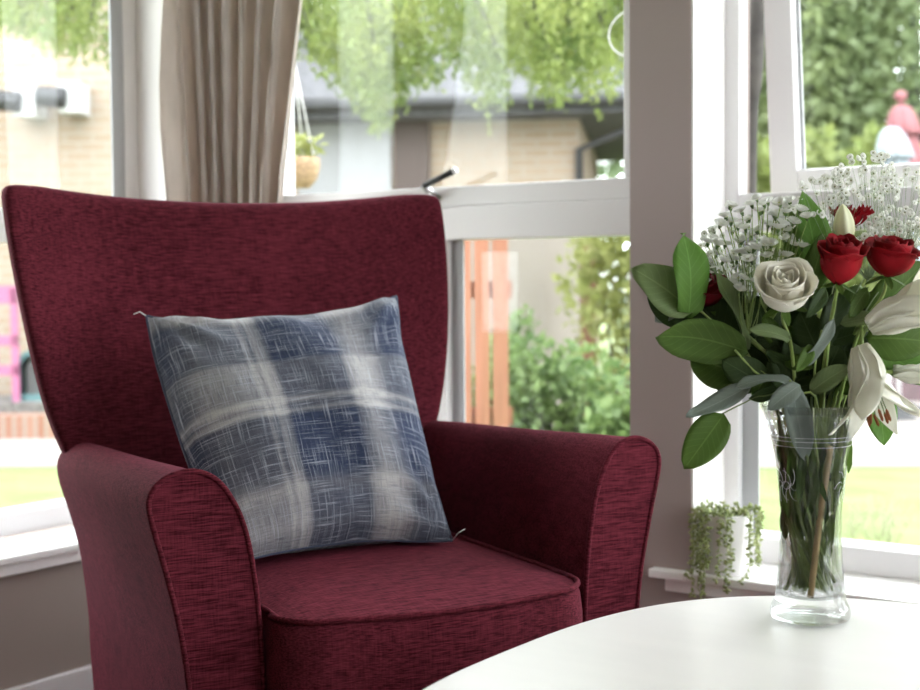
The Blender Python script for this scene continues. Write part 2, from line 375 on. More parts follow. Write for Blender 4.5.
# top-hung open sash, hinge at the top, bottom swings outwards
hz = ZT-.06; tilt = .105
def shp(x, y, z):   # y=depth in closed sash, z height below hinge (positive down)
    c, s = math.cos(tilt), math.sin(tilt)
    return Vector((x, YF+.055 + y*c + z*s, hz - z*c + y*s))
def sbox(mm, x0, x1, y0, y1, z0, z1, mi=0):
    q = [shp(x, y, z) for z in (z1, z0) for (x, y) in ((x0, y0), (x1, y0), (x1, y1), (x0, y1))]
    mm.add(q, [(0,3,2,1),(4,5,6,7),(0,1,5,4),(1,2,6,5),(2,3,7,6),(3,0,4,7)], mi)
SL, SR, SBt = XJ+.004, .245, hz-Z1+.012
sa = M()
sbox(sa, SL, SL+.062, 0, .055, 0, SBt); sbox(sa, SR-.062, SR, 0, .055, 0, SBt)
sbox(sa, SL+.062, SR-.062, 0, .055, 0, .055); sbox(sa, SL+.062, SR-.062, 0, .055, SBt-.062, SBt)
sa.build('sash', UPVC, wr, smooth=False, bevel=.004)
g = M(); sbox(g, SL+.06, SR-.06, .036, .04, .05, SBt-.05); g.build('pane', GLASS, wr, smooth=False)
g = M(); e = .008
sbox(g, SL+.062, SL+.068, -.001+.03, .036, .05, SBt-.06); g.build('seal_strip', GREYS, wr, smooth=False)
sa = M().box((.315, YF+.006, Z1), (XRW-.05, YF+.06, Z1+.048)).box((.315, YF+.006, Z1+.048), (.36, YF+.06, ZT-.05)); sa.build('sash', UPVC, wr, smooth=False)
# left window
wq = win('window_3', 'left window beside the armchair')
fr = M()
fr.box((XF-D1, YL0, ZS), (XF, YL1, ZB)).box((XF-D1, YL0, ZT-.05), (XF, YL1, ZT))
fr.box((XF-.03, YL1-.048, ZB), (XF, YL1, ZT-.05)).box((XF-D1, YL0, ZB), (XF, YL0+.05, ZT-.05))
fr.build('window_frame', UPVC, wq, smooth=False, bevel=.004)
M().box((XF-D1+.002, YL0+.05, Z0), (XF+.003, YL1-.11, Z1)).build('transom', UPVC, wq, smooth=False, bevel=.004)
M().box((XF-.008, YL1-.086, ZB), (XF-.001, YL1-.048, ZT-.05)).build('seal_strip', GREYS, wq, smooth=False)
M().box((XF-.07, YL0+.05, ZB), (XF-.066, YW-.01, Z0)).box((XF-.07, YL0+.05, Z1), (XF-.066, YW-.01, ZT-.05)).build('pane', GLASS, wq, smooth=False)

wx = win('added_window', 'added window in the right wall, out of view, lighting the reveals and table')  # unseen opening, added to bring side light onto the reveals and table
fr = M()
fr.box((XR+.15, .8, .35), (XR+.21, 2.4, .41)).box((XR+.15, .8, 2.06), (XR+.21, 2.4, 2.12)).box((XR+.15, .8, Z0), (XR+.21, 2.4, Z1))
for y_ in (.8, 2.34): fr.box((XR+.15, y_, .41), (XR+.21, y_+.06, 2.06))
fr.build('window_frame', UPVC, wx, smooth=False)
M().box((XR+.18, .84, .4), (XR+.184, 2.36, 2.08)).build('pane', GLASS, wx, smooth=False)
structure(M().box((XR-.03, .77, .332), (XR+.17, 2.43, .35)).build('trim_5', SILLM, smooth=False))
# ------------------------------------------------------------------ curtain
def curtain_pt(s, z):
    k = min(1., max(0., (1.62-z)/.48))                       # 0 top of picture .. 1 behind chair top
    k = min(k, 1.)
    P = [Vector((-2.44, 2.262+.025*k, 0)), Vector((-2.44, 2.37, 0)), Vector((-2.37, 2.43, 0)), Vector((-2.165-.095*k, 2.45, 0))]
    b = [(1-s)**3, 3*s*(1-s)**2, 3*s*s*(1-s), s**3]
    p = sum((P[i]*b[i] for i in range(4)), Vector())
    b2 = [P[1]-P[0], P[2]-P[1], P[3]-P[2]]
    t = (b2[0]*(1-s)**2 + b2[1]*2*s*(1-s) + b2[2]*s*s).normalized(); n = Vector((t.y, -t.x, 0))
    q = s**1.35
    ph = 2*PI*(7.2*q - .35*k*(1-q)) + .6*math.sin(3*s+1.2*k)
    am = .022*(1-.15*s)+.012*s
    return p + n*(am*math.sin(ph) + .006*math.sin(2.7*ph+1)) + t*(.010*math.sin(2*ph)) + Vector((0, 0, z))
cu = M(); zs = [FL+.02, .2, .5, .8, 1.0, 1.1, 1.2, 1.3, 1.4, 1.5, 1.6, 1.8, 2.0, 2.25]
cu.grid(lambda u, v: curtain_pt(u, zs[round(v*(len(zs)-1))]), 150, len(zs)-1)
ca = thing('curtain', 'beige linen curtain hanging in pleats at the window corner', 'curtain', (-2.4, 2.4, FL))
CURT = mat('beige_linen', (.66, .585, .53), .9, var=.06, vscale=30, bump=.3, bscale=260, stretch=(1, 1, .25), trans=.3)
cu.build('drape', CURT, ca, solid=.003)
M().tube([(XL+.02, 2.0, 2.27), (-2.45, 2.3, 2.27), (-2.3, 2.47, 2.27), (-1.6, 2.48, 2.27)], .012, 10).build('curtain_rail', UPVC, ca)

# ------------------------------------------------------------------ armchair
CH = thing('armchair', 'maroon wing-back style armchair with rolled arms by the window', 'armchair', (-1.2466, 1.6781, 0), rz=math.radians(35.4+28.5), local=True)
out = [(.365, .10), (.372, .25), (.380, .38), (.392, .47), (.410, .55), (.426, .61), (.432, .645), (.422, .668), (.398, .682), (.368, .685), (.338, .672), (.316, .645), (.298, .605), (.286, .55), (.277, .47), (.272, .36), (.270, .25), (.270, .10)]
def arm(sg):
    A = M(); secs = []
    ys = [(-.002, .985), (.004, .995), (.02, 1.0), (.1, 1.), (.25, .985), (.4, .98), (.55, .985), (.70, .97), (.745, .90), (.76, .80)]
    cx, cz = .34, .42
    vs = []
    n = len(out)
    for y, k in ys:
        for (x, z) in out:
            kk = k if z > .3 else 1-(1-k)*.5
            x2 = cx + (x-cx)*kk; z2 = z if z < .3 else .3 + (z-.3)*(1-(1-kk)*.35)
            tp = min(1, max(0, y/.7)); x2 -= (.032+.045*max(0, (.62-z)/.5))*tp*max(0, (x-.30)/.13)
            z2 -= (.026*tp)*max(0, min(1, (z-.45)/.15))
            vs.append((sg*x2-(.012 if sg > 0 else 0)*max(0, (x-.3)/.13), y, z2))
    fs = [(i*n+j, i*n+(j+1) % n, (i+1)*n+(j+1) % n, (i+1)*n+j) for i in range(len(ys)-1) for j in range(n)]
    fs += [tuple(range(n)), tuple((len(ys)-1)*n+j for j in reversed(range(n)))]
    if sg > 0: fs = [tuple(reversed(f)) for f in fs]
    A.add(vs, fs)
    o = A.build('armrest', FAB, CH)
    m_ = o.modifiers.new('e', 'EDGE_SPLIT'); m_.split_angle = math.radians(50)
    s2 = o.modifiers.new('w', 'WEIGHTED_NORMAL')
    pp = M().tube([(sg*x-(.012 if sg > 0 else 0)*max(0, (x-.3)/.13), -.001, z) for x, z in smooth_path(out, 5)], .0042, 8); pp.build('piping', FAB, o)
    return o
def smooth_path(P, k):
    P = [Vector((*p, 0)) if len(p) == 2 else Vector(p) for p in P]; r = []
    for i in range(len(P)-1):
        a, b, c, d = P[max(i-1, 0)], P[i], P[i+1], P[min(i+2, len(P)-1)]
        for j in range(k):
            t = j/k
            r.append(.5*((2*b) + (c-a)*t + (2*a-5*b+4*c-d)*t*t + (3*b-a-3*c+d)*t**3))
    r.append(P[-1]); return [(v.x, v.y) if abs(v.z) < 1e-9 else tuple(v) for v in r]
out = smooth_path(out, 2)
for sg in (-1, 1): arm(sg)
# seat cushion: rounded front corners, boxed sides
def seat_outline():
    P = [(-.262, .66), (-.262, .02)]
    for i in range(0, 9):
        a = PI + (PI/2)*i/8; P.append((-.185+.085*math.cos(a), -.015+.075*math.sin(a)))
    P += [(-.1, -.112), (0, -.120), (.08, -.114)]
    for i in range(0, 9):
        a = -PI/2 + (PI/2)*i/8; P.append((.150+.098*math.cos(a), -.005+.095*math.sin(a)))
    P += [(.252, .06), (.262, .66)]
    return P
so = seat_outline(); SZ = .472
def inset(P, k):
    return [(x*(1-k/.27), y + (k if y < .3 else -k)*(1 if y < .02 or y > .3 else .2)) for x, y in P]
S = M(); n = len(so)
lay = [(0.0, .075), (0., .43), (.003, .46), (.010, SZ)]
vs = []
for k, z in lay: vs += [(x, y, z) for x, y in inset(so, k)]
fs = [(i*n+j, i*n+(j+1) % n, (i+1)*n+(j+1) % n, (i+1)*n+j) for i in range(3) for j in range(n)]
S.add(vs, fs)
ctr = Vector((0, .24, 0))
top0 = inset(so, .010); rings = [1, .9, .75, .55, .3]; vs = []
for k in rings: vs += [(ctr.x+(x-ctr.x)*k, ctr.y+(y-ctr.y)*k, SZ+.022*(1-k**3)) for x, y in top0]
fs = [(i*n+j, i*n+(j+1) % n, (i+1)*n+(j+1) % n, (i+1)*n+j) for i in range(len(rings)-1) for j in range(n)]
vs.append((0, .24, SZ+.023)); fs += [((len(rings)-1)*n+j, (len(rings)-1)*n+(j+1) % n, len(vs)-1) for j in range(n)]
S.add(vs, fs)
seat = S.build('seat_cushion', FAB, CH)
M().tube([(x, y, SZ+.001) for x, y in smooth_path(inset(so, .006), 2)], .0048, 8).build('piping', FAB, seat)
M().box((-.28, .05, .02), (.28, .66, .3)).build('base_frame', FAB, CH, smooth=False)
LEGM = mat('dark_wood', (.06, .03, .015), .4)
for x, y in ((-.31, .05), (.31, .05), (-.30, .64), (.30, .64)):
    M().tube([(x, y, FL), (x, y, .11)], [.016, .024], 12).build('leg', LEGM, CH)
# backrest
def back_pt(s, t, dpt):      # s -1..1 across, t 0..1 up, dpt 0 front..1 rear
    z = .34 + t*(.762 + .034*abs(s)**2.2)
    zz = (z-.64)/.46
    hw = .378 + .065*max(0, zz)**.85 + (0 if zz > 0 else max(-.09, .22*zz))
    if zz > 0: hw += .008*math.sin(PI*min(1, zz))
    x = s*hw*(1.03 if s < 0 and zz > 0 else 1.) - .014
    yc = .690 + .30*(z-.45)
    y = yc - .07 + dpt*.11*(1-.45*abs(s)**4) - .06*abs(s)**3*min(1, max(0, (z-.55)/.3)) + .02*(1-s*s)
    if dpt < .5: y -= .02*math.exp(-((z-.62)/.16)**2)*(1-s*s)
    if t > .9 and abs(s) > .8: z -= .013*((abs(s)-.8)/.2)**2*(t-.9)/.1; x *= 1-.012*(t-.9)/.1
    return Vector((x, y, z))
nonu = [-1, -.93, -.84, -.7, -.45, -.15, .15, .45, .7, .84, .93, 1]
nont = [0, .1, .25, .42, .6, .78, .88, .94, 1]
dd = [0, .5, 1]
def shell(ns, nt_, nd, fn):
    idx = {}; vs = []; fs = []
    def v(i, j, k):
        if (i, j, k) not in idx: idx[(i, j, k)] = len(vs); vs.append(fn(i, j, k))
        return idx[(i, j, k)]
    I, J, K = ns-1, nt_-1, nd-1
    for i in range(I):
        for j in range(J):
            fs.append((v(i,j,0), v(i+1,j,0), v(i+1,j+1,0), v(i,j+1,0))); fs.append((v(i,j+1,K), v(i+1,j+1,K), v(i+1,j,K), v(i,j,K)))
    for i in range(I):
        for k in range(K):
            fs.append((v(i,0,k+1), v(i+1,0,k+1), v(i+1,0,k), v(i,0,k))); fs.append((v(i,J,k), v(i+1,J,k), v(i+1,J,k+1), v(i,J,k+1)))
    for j in range(J):
        for k in range(K):
            fs.append((v(0,j,k), v(0,j+1,k), v(0,j+1,k+1), v(0,j,k+1))); fs.append((v(I,j,k+1), v(I,j+1,k+1), v(I,j+1,k), v(I,j,k)))
    return vs, fs
B = M(); vs, fs = shell(len(nonu), len(nont), len(dd), lambda i, j, k: back_pt(nonu[i], nont[j], dd[k])); B.add(vs, fs)
B.build('backrest', FAB, CH, sub=2)

# ------------------------------------------------------------------ cushion
PL = plaid()
cc = [Vector((-.272, .555, .885)), Vector((.216, .56, .912)), Vector((.165, .245, .495)), Vector((-.232, .245, .498))]  # TL TR BR BL
cnx = (cc[1]-cc[0]).cross(cc[0]-cc[3]).normalized()
if cnx.y > 0: cnx = -cnx
def pil(u, v, sgn):
    U = u*2-1; V = v*2-1
    pin = .07
    uu = .5 + (u-.5)*(1 - (pin*1.1*(1-V*V) if U > 0 else -pin*.9*(1-V*V))); vv = .5 + (v-.5)*(1 - pin*(1-U*U)*(2.2 if V > 0 else 1.))
    bot = cc[3].lerp(cc[2], uu); top = cc[0].lerp(cc[1], uu); p = bot.lerp(top, vv)
    h = .098*((1-U**2)*(1-V**2))**.42
    h += .006*math.sin(7*U+3*V)*(1-U*U)*(1-V*V)
    cr = math.exp(-((V-.80)/.16)**2)*.007*math.sin(10*U+1.3+2*V)*(1-U*U)
    for cu_, cv_ in ((-1, 1), (1, 1), (1, -1)):
        dq = math.hypot(U-cu_, V-cv_); aq = math.atan2(V-cv_, U-cu_)
        cr += .006*math.sin(13*aq+cu_)*math.exp(-((dq-.35)/.22)**2)
    cr += .020*math.exp(-((U-.80)/.16)**2-((V-.80)/.18)**2)
    p = p + cnx*(sgn*(h+cr*(sgn > 0)))
    if p.z < .497: p.z = .497 - (.497-p.z)*.1
    return p
Cq = M(); nn = 44
for sgn in (1, -1):
    b = len(Cq.v)
    Cq.grid(lambda u, v: pil(u, v, sgn), nn, nn)
    for i in range(nn+1):
        for j in range(nn+1): Cq.uv[b+i*(nn+1)+j] = (i/nn, j/nn)
cu_o = thing('cushion', 'blue and grey plaid square cushion resting on the armchair', 'cushion', CH.location, rz=CH.rotation_euler.z, local=True)
cq = Cq.build('cover', PL, cu_o)
edge = [pil(t/30, 0, 1) for t in range(31)]+[pil(1, t/30, 1) for t in range(31)]+[pil(1-t/30, 1, 1) for t in range(31)]+[pil(0, 1-t/30, 1) for t in range(31)]
M().tube(edge, .0022, 6).build('seam', mat('navy_seam', (.05, .06, .10), .9), cu_o)
THR = mat('white_thread', (.7, .7, .7), .9)
tl = pil(0, 1, 1); br = pil(1, 0, 1)
M().tube([tl, tl+Vector((-.014, -.01, .008)), tl+Vector((-.026, -.012, .004))], .0008, 5).build('loose_thread', THR, cu_o)
M().tube([br, br+Vector((.004, -.012, .014)), br+Vector((.016, -.018, .022))], .0008, 5).build('loose_thread', THR, cu_o)

# ------------------------------------------------------------------ table
TZ = .5; T = thing('coffee_table', 'white oval coffee table holding the vase of flowers', 'table', (-.46, 1.4, FL))
def se(a, b, nexp=2.8, k=160):
    r = []
    for i in range(k):
        t = 2*PI*i/k; c, s = math.cos(t), math.sin(t)
        r.append((-.46+a*math.copysign(abs(c)**(2/nexp), c), 1.4+b*math.copysign(abs(s)**(2/nexp), s)))
    return r
tt = M(); lv = [(-.008, .468), (-.001, .47), (0, .475), (0, .494), (-.002, .4985), (-.006, .5)]; k = 160; vs = []
for d, z in lv: vs += [(x, y, z) for x, y in se(.465+d, .505+d)]
fs = [(i*k+j, i*k+(j+1) % k, (i+1)*k+(j+1) % k, (i+1)*k+j) for i in range(len(lv)-1) for j in range(k)]
fs += [tuple(reversed(range(k))), tuple((len(lv)-1)*k+j for j in range(k))]
tt.add(vs, fs)
TOPM = mat('white_laminate', (.70, .675, .65), .28, var=.03, vscale=3, spec=.5, stretch=(1, 4, 1))
o = tt.build('table_top', TOPM, T, smooth=False)
for x, y in ((-.78, 1.08), (-.14, 1.08), (-.78, 1.72), (-.14, 1.72)):
    M().tube([(x, y, FL), (x+(-.46-x)*.1, y+(1.4-y)*.1, .468)], [.014, .022], 14).build('leg', mat('pale_wood', (.55, .42, .3), .5) if 'pale_wood' not in bpy.data.materials else bpy.data.materials['pale_wood'], T)

# ------------------------------------------------------------------ vase
VX, VY = -.676, 1.735
VC = Vector((VX, VY, TZ+.001))
VG = vaseglass()
outp = [(.0, 0), (.040, 0), (.050, .003), (.0515, .010), (.0495, .018), (.0455, .026), (.0435, .045), (.0405, .08), (.0390, .11), (.0392, .14), (.0415, .175), (.0460, .21), (.0530, .245), (.0605, .268), (.0655, .281)]
inp = [(.0645, .2815), (.0585, .265), (.0508, .242), (.0438, .208), (.0395, .175), (.0372, .14), (.0370, .11), (.0383, .08), (.0405, .05), (.0400, .038), (.034, .031), (.018, .028), (.0, .027)]
va = thing('glass_vase', 'clear flared glass vase of cut stems on the white table', 'vase', VC)
M().lathe(outp+inp, VC, 64).build('body', VG, va)
ETCH = mat('etched_glass_line', (.8, .82, .82), .5)
ev = M()
for zz, rr in ((.236, .0518), (.241, .0529), (.229, .0503)):
    ev.tube([VC+Vector((rr*math.cos(a*PI/32), rr*math.sin(a*PI/32), zz)) for a in range(65)], .00035, 4, cap=False)
for ang in (YAW+PI+.35, YAW+.35-.7, YAW-PI/2-.9, YAW-PI/2+.9):
    for p_ in range(6):
        pts = []
        for q in range(9):
            t = q/8; a2 = 2*PI*p_/6
            du = .016*t*math.cos(a2+t*1.2); dz = .024*t*math.sin(a2+t*1.2)
            zz = .178+dz; rr = .0416+.00052+max(0, (zz-.175))*.125-.0005*(zz < .165)
            pts.append(VC+Vector((rr*math.cos(ang+du/.042), rr*math.sin(ang+du/.042), zz)))
        ev.tube(pts, .00028, 4)
ev.build('etched_pattern', ETCH, va)

# ------------------------------------------------------------------ bouquet
DV = (VC - CAM).dot(F1)
RR, FF, UU = R0, F0, U0
def V(px, py, w=0.): return at(px, py, DV+w)
def bdir(u, v, w): return (RR*u + UU*v + FF*w).normalized()
LD = leafmat('dark_leaf', (.026, .050, .014), (.055, .090, .026), .25)
LM = leafmat('mid_leaf', (.065, .125, .020), (.12, .20, .038), .35)
LB = leafmat('bright_leaf', (.13, .27, .05), (.20, .36, .08), .5)
LP = leafmat('pale_leaf', (.15, .21, .085), (.23, .30, .13), .4)
LG = leafmat('grey_leaf', (.17, .21, .18), (.26, .30, .26), .25, .5)
STEM = mat('green_stem', (.25, .34, .09), .5, var=.3, vscale=20)
STEMD = mat('dark_stem', (.13, .18, .05), .5)
TAN = mat('woody_stem', (.50, .34, .15), .6, var=.2, vscale=30)
REDP = mat('red_petal', (.27, .004, .010), .7, spec=.2, var=.35, vscale=30, sheen=.0, trans=.12)
DRED = mat('dark_red_petal', (.13, .004, .010), .7, spec=.2, var=.3, vscale=30, sheen=.0, trans=.1)
WHP = mat('cream_petal', (.93, .90, .80), .5, var=.05, vscale=20, trans=.25)
LILY = mat('lily_petal', (.90, .89, .80), .45, var=.04, vscale=20, trans=.3)
BUD = mat('lily_bud', (.62, .62, .30), .45, col2=(.78, .78, .55), vscale=40, stretch=(1, 1, .15), trans=.2)
ANTH = mat('rust_anther', (.22, .06, .012), .8)
DAISY = mat('daisy_white', (.95, .95, .92), .6, trans=.45)
CALY = mat('calyx_green', (.10, .18, .05), .6)
SEED = mat('blossom_eye', (.25, .26, .14), .7)

def stem_path(head, fromdir=None, spread=1., foot=None, rim=None):
    """from the head, arching into the vase neck and down to its base"""
    head = Vector(head)
    a = random.uniform(0, 2*PI)
    hd = head-VC; lat = Vector((hd.x, hd.y, 0)); l = lat.length
    rimp = VC + (lat/l if l > 1e-6 else Vector())*min(.045, l*.45)*random.uniform(.5, 1) + Vector((rv(-.012, .012), rv(-.012, .012), .275)) if rim is None else rim
    waist = VC + Vector((rv(-.022, .022), rv(-.022, .022), .125))
    ft = foot if foot is not None else VC - (lat/l if l > 1e-6 else Vector())*random.uniform(.005, .024) + Vector((rv(-.012, .012), rv(-.012, .012), .034+random.uniform(0, .012)))
    mid = head.lerp(rimp, .5) + Vector((0, 0, .012)) - lat*.04
    P = [head]
    if fromdir is not None: P.append(head - Vector(fromdir).normalized()*.03)
    P += [mid, rimp, waist, ft]
    return [Vector(q) for q in bez(P)]
def bez(P, k=5):
    P = [Vector(p) for p in P]; r = []
    for i in range(len(P)-1):
        a, b, c, d = P[max(i-1, 0)], P[i], P[i+1], P[min(i+2, len(P)-1)]
        for j in range(k):
            t = j/k
            r.append(.5*((2*b) + (c-a)*t + (2*a-5*b+4*c-d)*t*t + (3*b-a-3*c+d)*t**3))
    r.append(P[-1]); return r
def frame(o, axis):
    axis = Vector(axis).normalized(); q = Vector((0, 0, 1)).rotation_difference(axis); return lambda p: Vector(o) + q @ Vector(p)

def petal(mm, T_, a0, R, H, span, op, curl, z0=0., nu=8, nv=8, tipf=.2, mi=0, tw=0.):
    sd = rv(0, 6)
    def fn(u, v):
        U = u*2-1
        wd = span/2*(.35+.65*math.sin(PI*min(v, .75)/1.5))
        r = R*(.25+.75*math.sin(PI/2*min(1, v*1.9))**.8) + op*v*v + curl*max(0, v-.72)**1.5*4
        r *= 1-.05*abs(U) + .05*math.sin(3*U+sd)*v
        a = a0 + U*wd + tw*v
        z = z0 + H*(v - tipf*U*U*v*v) - curl*max(0, v-.75)**2*6 + .04*H*math.sin(5*U+sd)*v
        return T_((r*math.cos(a), r*math.sin(a), z))
    mm.grid(fn, nu, nv, mi)
def rose(name, label, pos, axis, R, H, mat_, kind, foot=None, outer=5, openf=1., stemmat=STEM, rot=0.):
    th = thing(name, label, 'rose', pos)
    T_ = frame(pos, axis); mm = M()
    # tight centre spiral
    for i in range(5): petal(mm, T_, i*2.4+rot, R*(.10+.06*i), H*(.76+.02*i), 2.6, 0, .0, H*.05)
    for i in range(5): petal(mm, T_, i*2*PI/5+.4+rot, R*.52, H*.88, 2.5, -R*.04, R*.04, 0)
    for i in range(5): petal(mm, T_, i*2*PI/5+1.+rot, R*.72, H*.91, 2.4, R*.0*openf, R*.10, -H*.02)
    for i in range(outer): petal(mm, T_, i*2*PI/outer+.1+rot, R*.90, H*.84, 2.3, R*.08*openf, R*.28*openf, -H*.04)
    mm.build('rose_head', mat_, th, solid=.0006)
    sp = M()
    for i in range(5):
        a = i*2*PI/5+.3; sp.leaf(T_((0, 0, -.002)), T_((R*.95*math.cos(a), R*.95*math.sin(a), -R*.25-rv(0, R*.3))), T_((0, 0, 1))-Vector(pos), R*.32, n=5)
    sp.lathe([(0, 0), (R*.2, 0), (R*.3, .004), (R*.15, .008)], (0, 0, 0), 8) if False else None
    sp.build('sepals', LM, th)
    P = stem_path(T_((0, 0, 0)), axis, foot=foot); M().tube(P, .0024, 8).build('stem', stemmat, th)
    return th
upc = bdir(.0, .8, -.55)
rose('rose', 'dark red rose in the centre of the bouquet under the lily bud', V(838, 281, -.055), bdir(.03, .92, -.38), .0275, .064, REDP, 'r', rot=.4)
rose('rose', 'red rose at the right, level with the central red rose', V(887, 274, -.04), bdir(.12, .95, -.25), .032, .052, REDP, 'r', rot=1.2)
rose('rose', 'small dark red rose at the left, partly behind a folded leaf', V(710, 303, .0), bdir(-.25, .75, -.35), .024, .040, DRED, 'r', rot=2.)
rose('rose', 'creamy white rose, the only white rose in the bouquet', V(784, 304, -.06), bdir(-.12, .70, -.70), .033, .062, WHP, 'w', openf=1.1, rot=.2, outer=5)
# lower hanging petal on the white rose
# red carnation behind
cn = thing('carnation', 'small red carnation behind the lily bud', 'carnation', V(848, 228, .03))
mm = M(); T_ = frame(V(848, 228, .03), bdir(0, 1, -.1))
for i in range(26):
    a = rv(0, 6.28); petal(mm, T_, a, .006+.016*random.random(), .018+rv(0, .008), .7, .008, .006, 0, 4, 4, -.3)
mm.build('petals', REDP, cn); M().tube(stem_path(V(848, 228, .03)), .0016, 6).build('stem', STEM, cn)

def lily(label, base, axis, L, spread, name='lily', nst=5, rot=0., recur=1., mouth=.4, wid=.30):
    th = thing(name, label, 'lily', base); T_ = frame(base, axis); mm = M()
    for i in range(6):
        a0 = rot+i*PI/3; inner = i % 2
        def fn(u, v, a0=a0, inner=inner):
            U = u*2-1
            wd = L*wid*(.9 if inner else .68)*math.sin(PI*(.08+.92*v)**.85)**.8*.5 if v < 1 else .0005
            wd = max(wd, .0015)
            r = L*(.05+.16*v**1.1+.62*spread*max(0, v-.35)**1.5)
            z = L*(v - .75*recur*max(0, v-.55)**2)
            r += .002*inner
            cup = .25*wd*U*U + .003*math.sin(12*v+U*2)*abs(U)
            c, s = math.cos(a0), math.sin(a0)
            return T_(((r-cup)*c - U*wd*s, (r-cup)*s + U*wd*c, z))
        mm.grid(fn, 8, 14)
    mm.build('petals', LILY, th, solid=.0008)
    for i in range(nst):
        a = rot+.5+i*2*PI/nst; q = [T_((L*(.01+.1*t)*math.cos(a), L*(.01+.1*t)*math.sin(a), L*(.1+.72*t))) for t in (0, .3, .6, 1)]
        st = M().tube(q, .0007, 5); s_ = st.build('stamen', CALY, th)
        e = q[-1]; dd_ = (T_((0, 0, 1))-T_((0, 0, 0))) + rdir()*.25; dd_.normalize()
        M().tube([e-dd_*.008, e-dd_*.005, e+dd_*.005, e+dd_*.008], [.0008, .002, .002, .0008], 7).build('anther', ANTH, s_)
    return th, T_
lb = V(862, 346, -.06)
l1, T1 = lily('white lily hanging open over the right of the vase rim with rust anthers', lb, bdir(.12, -.92, -.35), .115, 1.05, rot=.3, nst=6, recur=.45, wid=.46)
M().tube(bez([lb, lb+Vector((0, 0, .025))+FF*.01, V(850, 345, 0), VC+RR*.02+Vector((0, 0, .27)), VC+RR*.01+Vector((0, 0, .12)), VC-RR*.018+Vector((0, 0, .036))]), .0026, 8).build('stem', STEM, l1)
lb = V(868, 325, -.06)
l2, T2 = lily('white lily at the right edge pointing right and upwards', lb, bdir(.82, .42, -.38), .112, .75, rot=.1, nst=6, recur=.3, wid=.50)
M().tube(bez([lb, V(858, 345, -.02), VC+RR*.025+Vector((0, 0, .27)), VC+Vector((0, 0, .12)), VC-RR*.02+FF*.01+Vector((0, 0, .036))]), .0026, 8).build('stem', STEM, l2)
lb = V(893, 372, .0)
l3, T3 = lily('white lily low at the right edge, its petals pointing out of the picture', lb, bdir(.95, -.05, -.2), .085, .7, rot=.7, nst=0, wid=.3)
M().tube(bez([lb, V(868, 375, .0), VC+RR*.03+Vector((0, 0, .27)), VC+Vector((0, 0, .12)), VC-RR*.012-FF*.012+Vector((0, 0, .036))]), .0024, 8).build('stem', STEM, l3)
bb = V(845, 240, -.045)
lbud = thing('lily_bud', 'closed pale green lily bud standing above the central red rose', 'flower bud', bb)
T_ = frame(bb, bdir(-.09, 1, -.05)); mm = M()
prof = [(.002, 0), (.009, .006), (.0135, .016), (.0135, .026), (.011, .036), (.007, .045), (.002, .051), (0, .052)]
vs = []; n = 30
for r, z in prof:
    for j in range(n): a = 2*PI*j/n; rr = r*(1+.09*math.cos(6*a)); vs.append(T_((rr*math.cos(a), rr*math.sin(a), z-.006)))
mm.add(vs, [(i*n+j, i*n+(j+1) % n, (i+1)*n+(j+1) % n, (i+1)*n+j) for i in range(len(prof)-1) for j in range(n)])
mm.build('bud', BUD, lbud, sub=1); M().tube(stem_path(bb, (0, 0, 1)), .0022, 7).build('stem', STEM, lbud)

# leaves -----------------------------------------------------------------
def branch(label, stempts, leaves, name='leafy_branch', cat='foliage', group=None, smat=STEM, srad=.0016):
    th = thing(name, label, cat, stempts[0]); th['group'] = group if group else 'leaf branches in the bouquet'
    if not group: del th['group']
    M().tube(bez(stempts), srad, 6).build('stem', smat, th)
    for (b, t, w, nr, mt, bend, fold, wav) in leaves:
        M().leaf(b, t, nr, w, bend, fold, wav, n=12, seed=rv(0, 6)).build('leaf', mt, th, solid=.0004)
    return th
def nk(u, w=0.): return VC+RR*u+FF*w+Vector((0, 0, .275))
def ft(u, w=0.): return VC-RR*u-FF*w+Vector((0, 0, .037))
toC = -FF
branch('large rounded green leaves spreading furthest left of the bouquet', [V(688, 300, -.03), V(716, 325, -.03), V(752, 362, -.02), nk(-.035), ft(-.015)],
 [(V(692, 312, -.03), V(632, 268, -.04), .060, toC+UU*.5-RR*.2, LP, .10, .25, .05),
  (V(688, 318, -.035), V(683, 233, -.04), .056, toC+RR*.5, LB, .10, .15, .06),
  (V(688, 300, .0), V(655, 322, .01), .034, toC+UU*.8, LG, .1, .2, .03),
  (V(693, 322, .0), V(648, 290, .01), .05, toC, LD, .1, .2, .03)])
branch('big dark green leaf sweeping left above the hanging leaf', [V(735, 350, -.03), V(755, 372, -.02), nk(-.03, -.01), ft(-.012, .01)],
 [(V(748, 352, -.03), V(655, 337, -.05), .066, toC-UU*.55, LM, -.12, .15, .02),
  (V(738, 352, -.01), V(690, 292, -.0), .062, toC, LD, .05, .2, .02),
  (V(745, 350, -.02), V(712, 268, -.04), .022, toC+RR*.9, LP, .06, .7, .05)])
branch('cluster of broad dark leaves between the dark red rose and the big left leaf', [V(742, 345, .0), V(760, 372, .0), nk(-.03, .01), ft(-.01, .01)],
 [(V(745, 350, .005), V(700, 318, .0), .060, toC+UU*.3, LD, .08, .2, .04),
  (V(748, 345, .01), V(725, 285, .02), .056, toC+RR*.3, LD, .05, .2, .04),
  (V(740, 375, .0), V(690, 356, .01), .060, toC-UU*.2, LM, -.08, .2, .04),
  (V(765, 340, .0), V(757, 296, .0), .050, toC, LD, .05, .2, .04),
  (V(765, 385, -.01), V(722, 360, -.02), .046, toC, LD, .08, .2, .04)])
